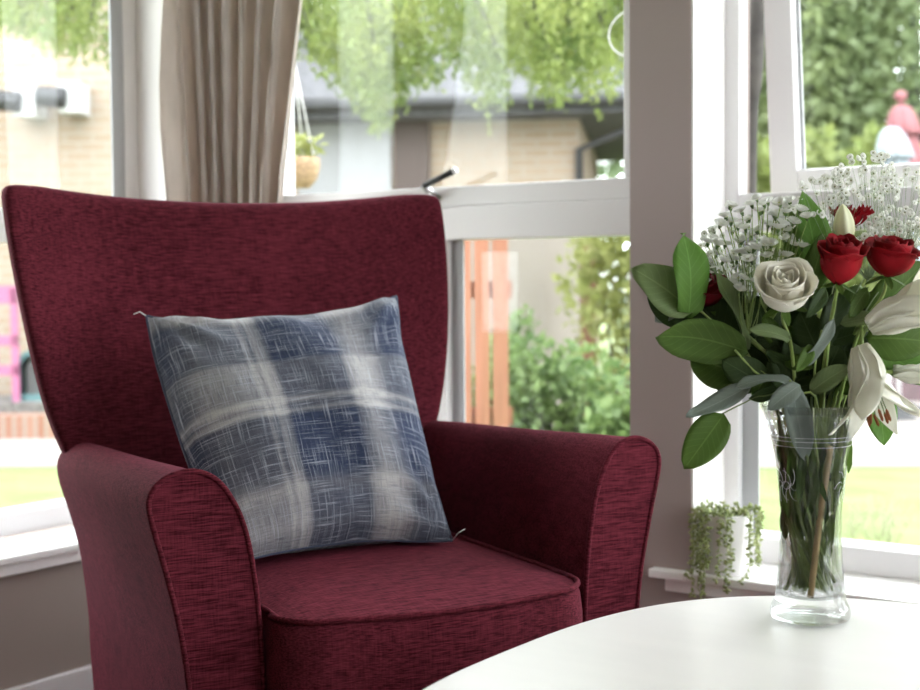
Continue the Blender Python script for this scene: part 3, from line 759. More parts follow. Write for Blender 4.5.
branch('cluster of broad dark leaves behind the stem of the central red rose', [V(830, 330, .0), V(822, 372, .0), nk(.015, .01), ft(.01, .01)],
 [(V(828, 345, -.01), V(838, 292, .0), .050, toC+RR*.3, LD, .05, .2, .04),
  (V(822, 360, -.01), V(800, 312, .0), .050, toC-RR*.3, LD, .05, .2, .04),
  (V(832, 368, -.01), V(862, 318, .0), .052, toC, LD, .05, .2, .04),
  (V(818, 385, -.02), V(840, 345, -.03), .046, toC, LD, .08, .2, .04),
  (V(800, 382, -.02), V(775, 340, -.02), .050, toC, LD, .05, .2, .04)])
branch('single oval green leaf hanging on a thin stalk left of the vase', [V(722, 414, -.03), V(742, 404, -.03), V(764, 396, -.03), nk(-.02, -.02), ft(-.02)],
 [(V(724, 414, -.03), V(684, 469, -.04), .050, toC+UU*.3, LM, .05, .15, .01),
  (V(752, 384, -.03), V(686, 416, -.045), .026, toC+UU*.6, LG, -.08, .2, .04)], smat=STEMD, srad=.0009)
branch('grey green leaves folded down over the vase rim', [V(790, 380, -.05), V(795, 395, -.05), nk(0, -.035), ft(.0, -.01)],
 [(V(795, 385, -.05), V(735, 388, -.06), .030, UU+toC*.4, LG, .12, .2, .04),
  (V(790, 382, -.055), V(806, 462, -.045), .034, toC, LG, .05, .3, .02),
  (V(800, 385, -.06), V(768, 410, -.065), .026, toC+UU*.5, LG, .1, .2, .02),
  (V(810, 392, -.05), V(850, 366, -.06), .028, toC+UU*.5, LP, .1, .3, .02)])
branch('upright bright green pointed leaves behind the white rose', [V(815, 290, .0), V(812, 330, .0), nk(.005), ft(.01)],
 [(V(820, 288, .01), V(802, 190, .0), .050, toC+RR*.2, LB, .04, .2, .03),
  (V(798, 275, .02), V(786, 205, .02), .030, toC, LM, .04, .2, .03),
  (V(806, 300, -.01), V(826, 232, .0), .034, toC-RR*.3, LM, .04, .2, .03)])
branch('bright green leaf pointing down beside the hanging lily', [V(872, 385, .0), V(862, 372, .0), nk(.04), ft(.015)],
 [(V(872, 378, .0), V(884, 446, -.01), .046, toC+RR*.2, LB, .06, .15, .02)])
branch('broad mid green leaves right of the bouquet under the red rose', [V(868, 330, .0), V(856, 360, 0), nk(.035, .01), ft(.01, .01)],
 [(V(866, 338, -.02), V(930, 342, -.02), .062, toC+UU*.3, LM, .08, .15, .03),
  (V(868, 318, .01), V(925, 262, .01), .055, toC, LM, .08, .2, .03),
  (V(840, 324, -.05), V(889, 320, -.06), .022, toC+UU*.7, LP, .1, .4, .02),
  (V(872, 350, .02), V(940, 385, .02), .05, toC+UU*.5, LB, .05, .2, .02)])
branch('narrow twisted leaves in the middle of the bouquet under the central rose', [V(822, 330, -.06), V(815, 365, -.05), nk(.0, -.02), ft(.0, .015)],
 [(V(800, 365, -.05), V(834, 318, -.07), .020, toC+RR*.5, LG, .1, .4, .05),
  (V(790, 340, -.05), V(748, 330, -.07), .022, toC+UU*.7, LP, .1, .3, .04),
  (V(812, 345, -.06), V(796, 372, -.07), .018, toC, LM, .1, .3, .04),
  (V(826, 288, -.06), V(806, 318, -.07), .018, toC, LD, .1, .3, .04),
  (V(868, 288, -.05), V(850, 318, -.07), .020, toC, LM, -.1, .3, .04)])
random.seed(11)
for cx, cyy, ww, lab in ((722, 335, .03, 'dark leafy sprig behind the big left leaf'), (745, 322, .05, 'dark leafy sprig under the lowest daisies'), (762, 350, .0, 'dark leafy sprig lower left of the white rose'),
        (775, 325, .04, 'dark leafy sprig directly behind the white rose'), (792, 345, -.02, 'dark leafy sprig just under the white rose'), (812, 318, .04, 'dark leafy sprig between the white and central red roses'),
        (835, 345, -.01, 'dark leafy sprig under the central red rose'), (822, 362, .03, 'dark leafy sprig low above the vase rim centre'), (852, 310, .04, 'dark leafy sprig between the two red roses'),
        (872, 300, .06, 'dark leafy sprig behind the right red rose'), (850, 372, .02, 'dark leafy sprig behind the hanging lily'), (780, 372, .02, 'dark leafy sprig low above the left of the vase rim')):
    st = [V(cx, cyy, ww), V(cx*.6+806*.4, 375, ww*.5), nk((cx-806)/1900, ww*.3), ft((cx-806)/3000, ww*.1)]
    lv = []
    for j in range(9):
        bx, by = cx+rv(-14, 14), cyy+rv(-5, 45); an = rv(0, 6.28); ln = rv(26, 44)
        lv.append((V(bx, by, ww+rv(-.01, .01)), V(bx+ln*math.cos(an), min(398, by+ln*.9*math.sin(an)), ww+rv(-.03, .02)), rv(.018, .034), toC+rdir()*.6, LD if j % 4 else LM, rv(-.1, .1), .25, .03))
    branch(lab, st, lv, 'leafy_sprig')
# bare stems and leaves inside the vase
for k in range(17):
    a = 2*PI*k/17+.3; r0 = .026+.008*(k % 2)
    top = VC+Vector((.042*math.cos(a), .042*math.sin(a), .26)); wst = VC+Vector((.029*math.cos(a+.7), .029*math.sin(a+.7), .13)); f_ = VC+Vector((r0*.9*math.cos(a+2.2), r0*.9*math.sin(a+2.2), .037+.006*(k % 3)))
    mt = TAN if k == 9 else (STEM if k % 3 else STEMD)
    th = thing('cut_stem', 'green cut flower stem standing inside the glass vase', 'stem', f_, 'cut stems standing in the vase')
    M().tube(bez([top, wst, f_]), .0032 if k % 4 == 0 else .0022, 8).build('stalk', STEM if k % 3 else STEMD, th)
    for j in range(5):
        p = wst.lerp(top, random.uniform(.1, 1)); q = VC+(p-VC)*.9+Vector((rv(-.010, .010), rv(-.010, .010), rv(-.05, -.02)))
        for _ in range(1):
            M().leaf(p, q, rdir(), .012, .1, .2, .03, n=6).build('leaf', LM if j else LD, th)
tp, f_ = VC+RR*.014-FF*.040+Vector((0, 0, .23)), VC-RR*.007-FF*.028+Vector((0, 0, .034))
th = thing('cut_stem', 'thick tan woody stem slanting down the front of the vase', 'stem', f_)
M().tube(bez([tp, tp.lerp(f_, .5)+FF*.004, f_]), [.0042]*11, 10).build('stalk', TAN, th)

# daisy sprays -------------------------------------------------------------
def daisy_mesh():
    mm = M()
    for ring, (n, L, lift) in enumerate(((20, .0088, .0050), (15, .0066, .0062))):
        for i in range(n):
            a = 2*PI*i/n+ring*.3; c, s = math.cos(a), math.sin(a); w_ = .0011
            mm.add([(c*.0015-s*w_*.5, s*.0015+c*w_*.5, .001), (c*.0015+s*w_*.5, s*.0015-c*w_*.5, .001), (c*L*.7+s*w_, s*L*.7-c*w_, lift), (c*L, s*L, lift*1.1), (c*L*.7-s*w_, s*L*.7+c*w_, lift)], [(0, 1, 2, 3, 4)], 0)
    mm.lathe([(0, .0035), (.0015, .0032), (.0024, .0018), (.0020, .001)], (0, 0, 0), 10, 2)
    mm.lathe([(0, -.004), (.0008, -.0036), (.0020, -.0008), (.0022, .0008)], (0, 0, 0), 10, 1)
    return mm
def blossom_mesh():
    mm = M()
    mm.lathe([(.0009, .0003), (.0021, .0016), (.0029, .0012), (.0027, .0002), (.0012, -.0010), (0, -.0015)], (0, 0, 0), 9, 0)
    mm.lathe([(0, .0006), (.0009, .0003)], (0, 0, 0), 6, 1)
    return mm
EYEY = mat('daisy_eye', (.55, .58, .25), .7)
DM = daisy_mesh().build('flower_head', [DAISY, CALY, EYEY]).data
BM_ = blossom_mesh().build('blossom', [DAISY, SEED]).data
for nm in ('flower_head', 'blossom'): bpy.data.objects.remove(bpy.data.objects[nm])
def inst(me, name, parent, loc, axis, s):
    o = bpy.data.objects.new(name, me); COL.objects.link(o); o.parent = parent
    q = Vector((0, 0, 1)).rotation_difference(Vector(axis).normalized()) @ Quaternion((0, 0, 1), rv(0, 6.28))
    o.location = Vector(loc)-Vector(parent['_o']); o.rotation_mode = 'QUATERNION'; o.rotation_quaternion = q; o.scale = (s, s, s)
def spray(name, label, cat, hub, heads, me, pn, sc_, smat, r1, r2, group=None, axf=None, two=False):
    th = thing(name, label, cat, hub, group); hub = Vector(hub)
    mm = M().tube(bez([hub, hub.lerp(nk(0), .5)+Vector((0, 0, .005)), nk((hub-VC).dot(RR)*.4, 0), ft((hub-VC).dot(RR)*.15, 0)]), r1, 6)
    for h in heads:
        h = Vector(h); fork = hub.lerp(h, random.uniform(.25, .5)) + Vector((rv(-.006, .006), rv(-.006, .006), -.006))
        mm.tube(bez([hub, fork, h-Vector((0, 0, .003))], 3), [r1*.6]*3+[r2]*4, 4, cap=False)
    mm.build('stem', smat, th)
    for h in heads:
        ax = axf(h) if axf else bdir(rv(-.5, .5), 1, rv(-.5, .3))
        inst(me, pn, th, h, ax, sc_*rv(.82, 1.1))
    return th
random.seed(5)
dsp = [('leftmost low spray of small white daisies above the dark red rose', (738, 322), [(712, 240), (725, 246), (716, 256), (732, 262), (722, 272), (740, 254), (705, 262), (713, 268), (742, 270), (726, 284), (736, 288), (708, 280)]),
 ('upper left spray of small white daisies against the pillar reveal', (752, 315), [(730, 207), (742, 213), (726, 218), (738, 228), (752, 206), (748, 222), (757, 232), (720, 226), (743, 240), (752, 246)]),
 ('topmost spray of small white daisies below the open sash', (765, 310), [(757, 200), (768, 203), (780, 205), (762, 212), (774, 216), (786, 214), (768, 226), (778, 230), (760, 240), (771, 246), (784, 240)]),
 ('spray of small white daisies touching the upright bright leaf', (772, 320), [(790, 203), (800, 212), (793, 224), (782, 226), (788, 238), (776, 256), (766, 260), (786, 258), (796, 246)]),
 ('lowest spray of small white daisies just left of the white rose', (748, 335), [(742, 256), (752, 262), (748, 275), (756, 284), (739, 280), (760, 272), (745, 292), (754, 250), (764, 252)])]
for lab, hub, hs in dsp:
    ww = rv(-.02, .03)
    spray('daisy_spray', lab, 'daisies', V(*hub, ww), [V(x, y, ww+rv(-.03, .03)) for x, y in hs]+[V(x+rv(-8, 8), y+rv(-2, 9), ww+rv(-.03, .03)) for x, y in hs], DM, 'flower_head', 1.15, STEM, .0014, .0007, axf=lambda h: bdir(rv(-.5, .5), 1, rv(-.7, .2)))
PSTEM = mat('pale_green_stem', (.30, .38, .22), .6, trans=.2)
random.seed(9)
def cloud(cx, cyy, rx, ry, n): 
    r = []
    while len(r) < n:
        x, y = rv(), rv()
        if x*x+y*y < 1: r.append((cx+rx*x, cyy+ry*y))
    return r
gsp = [('lacy gypsophila spray reaching highest at the top right', (872, 262), cloud(868, 176, 34, 24, 60)),
 ('gypsophila spray around the lily bud tip', (838, 268), cloud(832, 196, 34, 28, 62)),
 ('gypsophila spray at the right edge above the red rose', (900, 262), cloud(908, 200, 30, 34, 70)),
 ('low gypsophila spray tucked between the two red roses', (868, 280), cloud(870, 232, 28, 18, 50)),
 ('gypsophila spray left of the upright bright leaf', (800, 280), cloud(796, 222, 18, 28, 34)),
 ('faint gypsophila spray at the far left beside the pillar', (735, 320), cloud(716, 262, 20, 36, 50)),
 ('dense gypsophila spray lying over the right red rose', (905, 275), cloud(898, 236, 34, 13, 80))]
for lab, hub, hs in gsp:
    ww = rv(.0, .06)
    spray('gypsophila_spray', lab, 'flowers', V(*hub, ww), [V(x, y, ww+rv(-.035, .035)) for x, y in hs], BM_, 'blossom', 1.6, PSTEM, .0009, .00022, axf=lambda h: bdir(rv(-1, 1), rv(-.2, 1), -1))

# ------------------------------------------------------------------ pot plant on the sill
pc = onp('y', 2.59, 725, 575); pc = Vector((pc.x, 2.592, ZS))
PP = thing('potted_plant', 'white pot of trailing string plant on the right window sill', 'pot plant', pc)
M().lathe([(0, 0), (.046, 0), (.049, .004), (.055, .118), (.0545, .121), (.051, .121), (.049, .105), (0, .105)], pc+Vector((0, 0, .0005)), 40).build('pot', mat('white_ceramic', (.85, .82, .82), .3), PP)
M().lathe([(0, .112), (.0485, .108)], pc, 24).build('soil', mat('dark_soil', (.05, .035, .025), .9), PP)
VG1 = mat('succulent_leaf', (.24, .30, .10), .5, col2=(.48, .54, .24), vscale=60, trans=.2)
random.seed(21)
def bead(mm, p, d, L, w_):
    d = Vector(d).normalized(); q = Vector((0, 0, 1)).rotation_difference(d)
    prof = [(.02, 0), (.8, .25), (1, .5), (.7, .8), (.05, 1)]; n = 5; vs = []
    for r, z in prof:
        for j in range(n): a = 2*PI*j/n; vs.append(p + q @ Vector((r*w_/2*math.cos(a), r*w_/4*math.sin(a), z*L)))
    mm.add(vs, [(i*n+j, i*n+(j+1) % n, (i+1)*n+(j+1) % n, (i+1)*n+j) for i in range(4) for j in range(n)])
vines = [(-1, -.9, .10), (-.95, -.5, .17), (-.9, -.8, .15), (-1.05, -.2, .12), (-.8, -.7, .19), (-.72, -.9, .16), (-.6, -.9, .11), (-.25, -1, .12), (-.12, -1, .14), (-.02, -1, .15), (.42, -.9, .13), (.45, -.85, .08), (.9, -.3, .10), (1.0, .1, .08), (.95, -.1, .11), (-1.1, .2, .08)]
for (u, w_, ln) in vines:
    dr = (RR*u + FF*w_*.75).normalized() if True else 0
    if (dr.x < -.75): dr = Vector((-.45, dr.y, 0)).normalized()
    s0 = pc + dr*.02 + Vector((0, 0, .118)); e0 = pc + dr*.0585 + Vector((0, 0, .130)); pts = [s0, e0, e0+dr*.010-Vector((0, 0, .012))]
    k = int(ln/.02)
    for j in range(1, k+1):
        pts.append(pts[-1] + Vector((rv(-.002, .002), rv(-.0025, .001), -.02)))
    pts = [Vector((max(p.x, XP1+.008) if p.y > YW-.02 else p.x, p.y, p.z)) for p in pts]
    pts = [p if not (p.z < ZS+.004 and p.y > 2.515) else Vector((p.x, min(p.y, 2.518), p.z)) for p in pts]
    pb = bez(pts, 4); mm = M().tube(pb, .0007, 4)
    for j, p in enumerate(pb):
        if j < 2: continue
        for _ in range(1 if j % 2 else 2): bead(mm, p, rdir()+Vector((0, 0, -.2)), rv(.008, .012), rv(.005, .007))
    mm.build('trailing_vine', VG1, PP)
mm = M()
for k in range(150):
    a = rv(0, 6.28); r = .056*math.sqrt(random.random()); p = pc+Vector((r*math.cos(a), r*math.sin(a), .112+rv(0, .022)))
    if p.x < XP1+.01: p.x = XP1+.012
    d = rdir(); bead(mm, p, Vector((max(d.x, -.2) if p.x < XP1+.03 else d.x, d.y, abs(d.z))), rv(.008, .012), rv(.005, .007))
mm.build('crown', VG1, PP)

# ------------------------------------------------------------------ outdoors
G = -.25
GRASS = mat('lawn_grass', (.115, .155, .040), .9, col2=(.165, .205, .068), vscale=3, bump=.3, bscale=60)
PATH = mat('pale_paving', (.26, .235, .215), .9, var=.06, vscale=2)
structure(M().box((-40, 3.05, G-.1), (30, 60, G)).box((-40, -20, G-.1), (-3.05, 3.05, G)).build('ground', GRASS, smooth=False))
bpy.data.objects['ground']['label'] = 'green lawn outside the windows'
pr_ = M()
def ring(px, r): d = F0 + R0*((px-460)/FPX); return d.normalized()*r*math.sqrt(1+((px-460)/FPX)**2)
A_ = [(-260, 8.9, 10.4), (0, 8.9, 10.4), (200, 8.9, 10.4), (450, 8.6, 11), (700, 8.6, 12), (1000, 8.6, 13.5), (1500, 8.6, 15)]
vs = []
for px, r0, r1 in A_:
    for r, z in ((r0, G), (r1, G), (r1, G+.015), (r0, G+.015)): p = ring(px, r); vs.append((p.x, p.y, z))
pr_.add(vs, [(i*4+j, i*4+(j+1) % 4, (i+1)*4+(j+1) % 4, (i+1)*4+j) for i in range(len(A_)-1) for j in range(4)]+[(0, 1, 2, 3)])
structure(pr_.build('path', PATH, smooth=False))

def oriented_box(name, mt, p0, p1, th_, z0, z1, parent=None, org=None, uvs=True, smooth=False):
    """wall from p0 to p1 (xy), thickness th_ away from the camera, with brick UVs in metres"""
    p0 = Vector((*p0[:2], 0)); p1 = Vector((*p1[:2], 0)); d = (p1-p0); L = d.length; d /= L; n = Vector((-d.y, d.x, 0))
    if n.dot(F0) < 0: n = -n
    mm = M(); q = []
    faces = []
    def quad(a, b, c, e, w_, h_):
        bi = mm.add([a, b, c, e], [(0, 1, 2, 3)])
        for k_, uv_ in enumerate(((0, 0), (w_, 0), (w_, h_), (0, h_))): mm.uv[bi+k_] = uv_
    Z0_, Z1_ = Vector((0, 0, z0)), Vector((0, 0, z1)); N_ = n*th_; H_ = z1-z0
    quad(p0+Z0_, p1+Z0_, p1+Z1_, p0+Z1_, L, H_); quad(p1+N_+Z0_, p0+N_+Z0_, p0+N_+Z1_, p1+N_+Z1_, L, H_)
    quad(p1+Z0_, p1+N_+Z0_, p1+N_+Z1_, p1+Z1_, th_, H_); quad(p0+N_+Z0_, p0+Z0_, p0+Z1_, p0+N_+Z1_, th_, H_)
    quad(p0+Z1_, p1+Z1_, p1+N_+Z1_, p0+N_+Z1_, L, th_); quad(p0+N_+Z0_, p1+N_+Z0_, p1+Z0_, p0+Z0_, L, th_)
    return mm.build(name, mt, parent, org, smooth=smooth)
BUFF = brick('buff_brick', (.235, .170, .118), (.265, .200, .148), (.26, .225, .185))
CREAM = mat('cream_render', (.30, .26, .24), .9, var=.04, vscale=3)
FASC = mat('brown_fascia', (.06, .04, .035), .6)
ROOF = mat('grey_roof_tiles', (.055, .055, .06), .8, var=.3, vscale=12)
DRK = mat('dark_grey_metal', (.018, .018, .02), .5)
# tall brick house on the left
a0, a1 = at(-230, 300, 11.6), at(200, 300, 11.6)
hs = thing('brick_house', 'tall buff brick house wall seen through the left window', 'house', (a0.x, a0.y, G))
oriented_box('wall', BUFF, a0, a1, 1.2, G, 5.2, hs)
# bungalow
b0, b1 = at(236, 300, 12.0), at(580, 300, 11.6)
bg_ = thing('bungalow', 'low buff brick bungalow with dark eaves behind the armchair', 'house', (b0.x, b0.y, G))
oriented_box('wall', BUFF, b0, b1, 4, G, 2.26, bg_)
dx = (Vector((b1.x, b1.y, 0))-Vector((b0.x, b0.y, 0))).normalized(); nx = Vector((-dx.y, dx.x, 0)); nx = nx if nx.dot(F0) > 0 else -nx
e0 = Vector((b0.x, b0.y, 0))-dx*.1; e1 = Vector((b1.x, b1.y, 0))+dx*.75
mm = M(); vs = []
for p in (e0, e1):
    for y_, z_ in ((-.45, 2.24), (-.45, 2.40), (2.0, 3.6), (4.5, 2.4), (4.5, 2.24)): q = p+nx*y_; vs.append((q.x, q.y, z_))
mm.add(vs, [(0, 1, 2, 3, 4), (9, 8, 7, 6, 5), (0, 5, 6, 1), (1, 6, 7, 2), (2, 7, 8, 3), (3, 8, 9, 4), (4, 9, 5, 0)])
mm.build('roof', ROOF, bg_, smooth=False)
M().tube([e0-nx*.5+Vector((0, 0, 2.34)), e1-nx*.5+Vector((0, 0, 2.34))], .06, 10).build('gutter', DRK, bg_)
q0 = e1-nx*.48+Vector((0, 0, 2.31)); q1 = Vector((b1.x, b1.y, 1.98))-nx*.05
M().tube([q0, q0+Vector((0, 0, -.08)), q1, Vector((b1.x, b1.y, G))-nx*.05], .035, 10).build('downpipe', DRK, bg_)
def on_wall(px, p0, dirn, off=0.):
    # intersection (xy) of the pixel column with the wall line
    d = ray(px, 300); d2 = Vector((d.x, d.y)); P = Vector((p0.x, p0.y)) + Vector((nx.x, nx.y))*off
    det = d2.x*(-dirn.y) + dirn.x*d2.y
    t = (P.x*(-dirn.y) + dirn.x*P.y)/det
    return Vector((d2.x*t, d2.y*t, 0))
def zat(px, py, p): d = ray(px, py); t = math.hypot(p.x, p.y)/math.hypot(d.x, d.y); return CAM.z + d.z*t
wl0, wl1 = on_wall(300, b0, dx, -.03), on_wall(392, b0, dx, -.03)
oriented_box('white_panel', mat('pale_grey_panel', (.22, .22, .228), .6), wl0, wl1, .03, .9, zat(350, 95, wl0), bg_)
wl0, wl1 = on_wall(396, b0, dx, -.06), on_wall(430, b0, dx, -.06)
dr_ = oriented_box('door', FASC, wl0, wl1, .06, G, zat(400, 95, wl0), bg_)
# cream garden wall
c0, c1 = at(440, 300, 8.3), at(598, 300, 8.6)
gw = oriented_box('garden_wall', CREAM, c0, c1, .2, G, 1.33, None, (c0.x, c0.y, G))
tag(gw, 'low cream rendered garden wall behind the shrubs', 'wall')
pp = at(588, 300, 8.2)
po = oriented_box('post', mat('red_brown_timber', (.20, .09, .06), .8), at(581, 300, 8.2), at(597, 300, 8.2), .1, G, 1.30, None, (pp.x, pp.y, G))
tag(po, 'red-brown wooden post between garden wall and yellow shrub', 'post')
# fence boards
FEN = mat('orange_brown_timber', (.26, .105, .06), .8, var=.15, vscale=6, stretch=(6, 6, .4))
fn_o = at(482, 300, 5.6)
fe = thing('garden_fence', 'orange-brown slatted wooden fence panel outside the middle window', 'fence', (fn_o.x, fn_o.y, G))
for x0, x1 in ((430, 439), (442, 455), (457, 471), (474.5, 489), (492.5, 508)):
    oriented_box('board', FEN, at(x0, 300, 5.6), at(x1, 300, 5.6), .02, G, 1.24, fe)
for z_ in (.35, .86):
    oriented_box('rail', FEN, at(432, 300, 5.63), at(512, 300, 5.63), .03, z_, z_+.07, fe)

# foliage clouds
def leafcloud(pts, size, elong=1.6, hang=0.):
    mm = M(); V_ = mm.v; F_ = mm.f
    for p in pts:
        d = rdir(); 
        if hang: d = (d*(1-hang) + Vector((0, 0, -1))*hang).normalized()
        s = d.orthogonal().normalized(); s = Quaternion(d, rv(0, 6.28)) @ s; a = size*rv(.6, 1.3)
        b = len(V_); V_ += [tuple(p), tuple(p+d*a*elong*.5+s*a*.5), tuple(p+d*a*elong), tuple(p+d*a*elong*.5-s*a*.5)]; F_.append((b, b+1, b+2, b+3))
    mm.m = [0]*len(F_); return mm
def fol(name, c1, c2, tr=.45, vs_=1.2): return mat(name, c1, .6, col2=c2, vscale=vs_, trans=tr)
CONF = fol('conifer_green', (.12, .18, .045), (.30, .34, .11), .55, 3.)
TREE1 = fol('tree_green', (.10, .14, .06), (.24, .29, .13), .4, 1.2)
TREE2 = fol('tree_green_light', (.12, .175, .09), (.25, .32, .17), .4, 1.2)
SHR = fol('shrub_green', (.08, .14, .045), (.20, .28, .10), .45, 9.)
SHY = fol('yellow_shrub', (.20, .23, .06), (.36, .37, .15), .45, 7.)
BARK = mat('grey_bark', (.045, .04, .037), .9, var=.4, vscale=14, bump=.5, bscale=30)
random.seed(31)
# conifer over the window
ct = at(225, 300, 7.2); CT = Vector((ct.x, ct.y, G))
co = thing('conifer_tree', 'light green conifer with drooping sprays over the house', 'tree', CT)
pts = []
def prof_low(px):
    T_ = [(-20, 20), (20, 30), (50, 62), (80, 60), (112, 66), (200, 80), (300, 62), (340, 88), (375, 135), (400, 120), (430, 88), (460, 75), (492, 140), (520, 66), (540, 118), (580, 96), (600, 112), (630, 66), (700, 60)]
    for (a, b), (c, d) in zip(T_, T_[1:]):
        if a <= px <= c: return b+(d-b)*(px-a)/(c-a)
    return 50
br_ = M()
for k in range(520):
    px = rv(-30, 700); d_ = rv(6.2, 8.2)
    lo = prof_low(px)*rv(.55, 1.0)
    tipp = at(px, lo, d_); L_ = rv(.35, .8)
    side = (R0 if px > 225 else -R0)*rv(.2, .7) + FF*rv(-.3, .3)
    root = tipp + Vector((0, 0, L_)) - side*L_*.7
    for j in range(95):
        t = random.random(); c = root.lerp(tipp, t) + Vector((0, 0, .12*L_*math.sin(PI*t)))
        sp_ = .075*(1-.75*t)+.008
        pts.append(c + Vector((rv(-1, 1)*sp_, rv(-1, 1)*sp_, rv(-1.3, .6)*sp_)))
    if k % 5 == 0: br_.tube([root, root.lerp(tipp, .5)+Vector((0, 0, .1*L_)), root.lerp(tipp, .8)], [.012, .008, .003], 4)
leafcloud(pts, .019, 2.2, .5).build('foliage', CONF, co, smooth=False)
br_.tube([CT, CT+Vector((.05, 0, 2)), CT+Vector((0, .1, 6))], [.16, .13, .05], 10)
br_.build('trunk', BARK, co)
def blob_pts(c, rx, ry, rz, n, lumps=14, lr=.4):
    cs = [Vector((rx*.75*d.x, ry*.75*d.y, rz*.75*d.z)) for d in (rdir() for _ in range(lumps))] + [Vector()]
    r = []
    for _ in range(n):
        q = random.choice(cs); d = rdir()*random.random()**.35
        r.append(Vector(c)+q+Vector((d.x*rx*lr, d.y*ry*lr, d.z*rz*lr)))
    return r
def tree(label, px, d_, r, ztop, mt, n=9000, size=.085, base=None, zlow=.1):
    p = at(px, 300, d_); o_ = Vector((p.x, p.y, G)); th = thing('tree', label, 'tree', o_)
    zc = (ztop+zlow)/2; rz = (ztop-zlow)/2
    leafcloud(blob_pts((p.x, p.y, zc), r, r, rz, n, 22, .45), size, 1.5).build('crown', mt, th, smooth=False)
    tk = M().tube([o_, o_+Vector((.1, 0, zc*.6)), o_+Vector((0, .1, ztop*.85))], [.22, .16, .05], 10)
    for j in range(6):
        a = rv(0, 6.28); s_ = o_+Vector((.05, .05, zc*rv(.4, .9))); tk.tube([s_, s_+Vector((math.cos(a)*r*.6, math.sin(a)*r*.6, rz*.5))], [.09, .02], 6)
    tk.build('trunk', BARK, th)
tree('green tree at the left of the right window, nearest its frame', 785, 16.2, 1.3, 6.8, TREE1, 22000)
tree('green tree in the middle of the right window, above the flowers', 905, 20.5, 2.1, 9, TREE2, 24000)
tree('green tree beyond the parasols at the right edge', 1060, 16.4, 1.35, 6.8, TREE1, 18000)
tree('pale green tree right of the bungalow under its gutter', 655, 19.5, 1.45, 4.6, TREE2, 9000)
tree('dark tree far right outside the picture edge', 1190, 22, 2.3, 9, TREE1, 7000)
tree('dark green tree high behind the bungalow roof', 400, 34, 3.2, 11, TREE1, 9000)
# low yellow-green hedge
h0_, h1_ = at(735, 300, 13.5), at(1150, 300, 13.5)
hp = []
for _ in range(11000):
    t = random.random(); q = h0_.lerp(h1_, t); hp.append(Vector((q.x, q.y, G))+FF*rv(0, .7)+Vector((0, 0, rv(.0, 2.45+.15*math.sin(t*40)))))
hd = leafcloud(hp, .10, 1.5).build('hedge', fol('hedge_yellow_green', (.17, .22, .06), (.28, .32, .11), .4, 2.), None, (h0_.x, h0_.y, G), smooth=False)
tag(hd, 'bright yellow-green hedge behind the parasols', 'hedge')
# brown timber fence right
f0_, f1_ = at(840, 300, 12.9), at(1150, 300, 12.9)
bf = oriented_box('timber_fence', mat('dark_plum_timber', (.12, .08, .085), .8, var=.15, vscale=5), f0_, f1_, .06, G, .42, None, (f0_.x, f0_.y, G))
tag(bf, 'dark brown low fence at the far right behind the lilies', 'fence')
def shrub(label, px, d_, r, z0, z1, mt, n, size, elong=1.7):
    p = at(px, 300, d_); o_ = Vector((p.x, p.y, G)); th = thing('shrub', label, 'shrub', o_)
    leafcloud(blob_pts((p.x, p.y, (z0+z1)/2), r, r, (z1-z0)/2, n, 16, .5), size, elong).build('foliage', mt, th, smooth=False)
    tk = M()
    for j in range(7): a = rv(0, 6.28); tk.tube([o_, o_+Vector((math.cos(a)*r*.5, math.sin(a)*r*.5, (z1-G)*.8))], [.015, .004], 5)
    tk.build('stem', BARK, th)
shrub('rounded green shrub low outside the middle window', 545, 6.0, .34, G, .62, SHR, 5200, .032)
shrub('small green shrub beside the slatted fence', 508, 7.3, .20, G, .78, SHR, 1800, .034)
shrub('yellow-green shrub against the pillar edge', 630, 7.6, .34, .1, 1.36, SHY, 2600, .042)
shrub('green leafy shrub under the yellow one', 634, 5.0, .18, G, .72, SHR, 2600, .036)
# slim trunk just outside the right window
tp0 = onp('y', 3.5, 753, 0); tb0 = onp('y', 3.5, 748, 190)
tr = tag(M().tube(bez([Vector((tb0.x-.005, 3.5, G)), Vector((tb0.x, 3.5, .8)), Vector((tb0.x+.004, 3.5, 1.35)), Vector((tp0.x+.012, 3.5, 1.6)), Vector((tp0.x+.03, 3.55, 2.8))]), .022, 10).build('slim_tree', BARK, None, (tb0.x, 3.5, G)),
    'slim dark trunk right outside the tilted open sash', 'tree')
# wispy plant on the lawn
wp = at(872, 540, 6.0); wo = Vector((wp.x, wp.y, G))
ww_ = M()
for k in range(26):
    b_ = wo+Vector((rv(-.12, .12), rv(-.1, .1), 0)); t_ = b_+Vector((rv(-.09, .09), rv(-.05, .05), rv(.12, .27))); ww_.tube([b_, b_.lerp(t_, .5)+Vector((rv(-.02, .02), 0, .01)), t_], [.0022, .0018, .0012], 4)
    for j in range(4): q = b_.lerp(t_, rv(.4, 1)); ww_.tube([q, q+Vector((rv(-.05, .05), 0, rv(.02, .05)))], .0014, 3)
tag(ww_.build('wispy_plant', mat('pale_straw', (.32, .31, .22), .8), None, wo), 'pale wispy garden plant on the lawn right of the vase', 'plant')

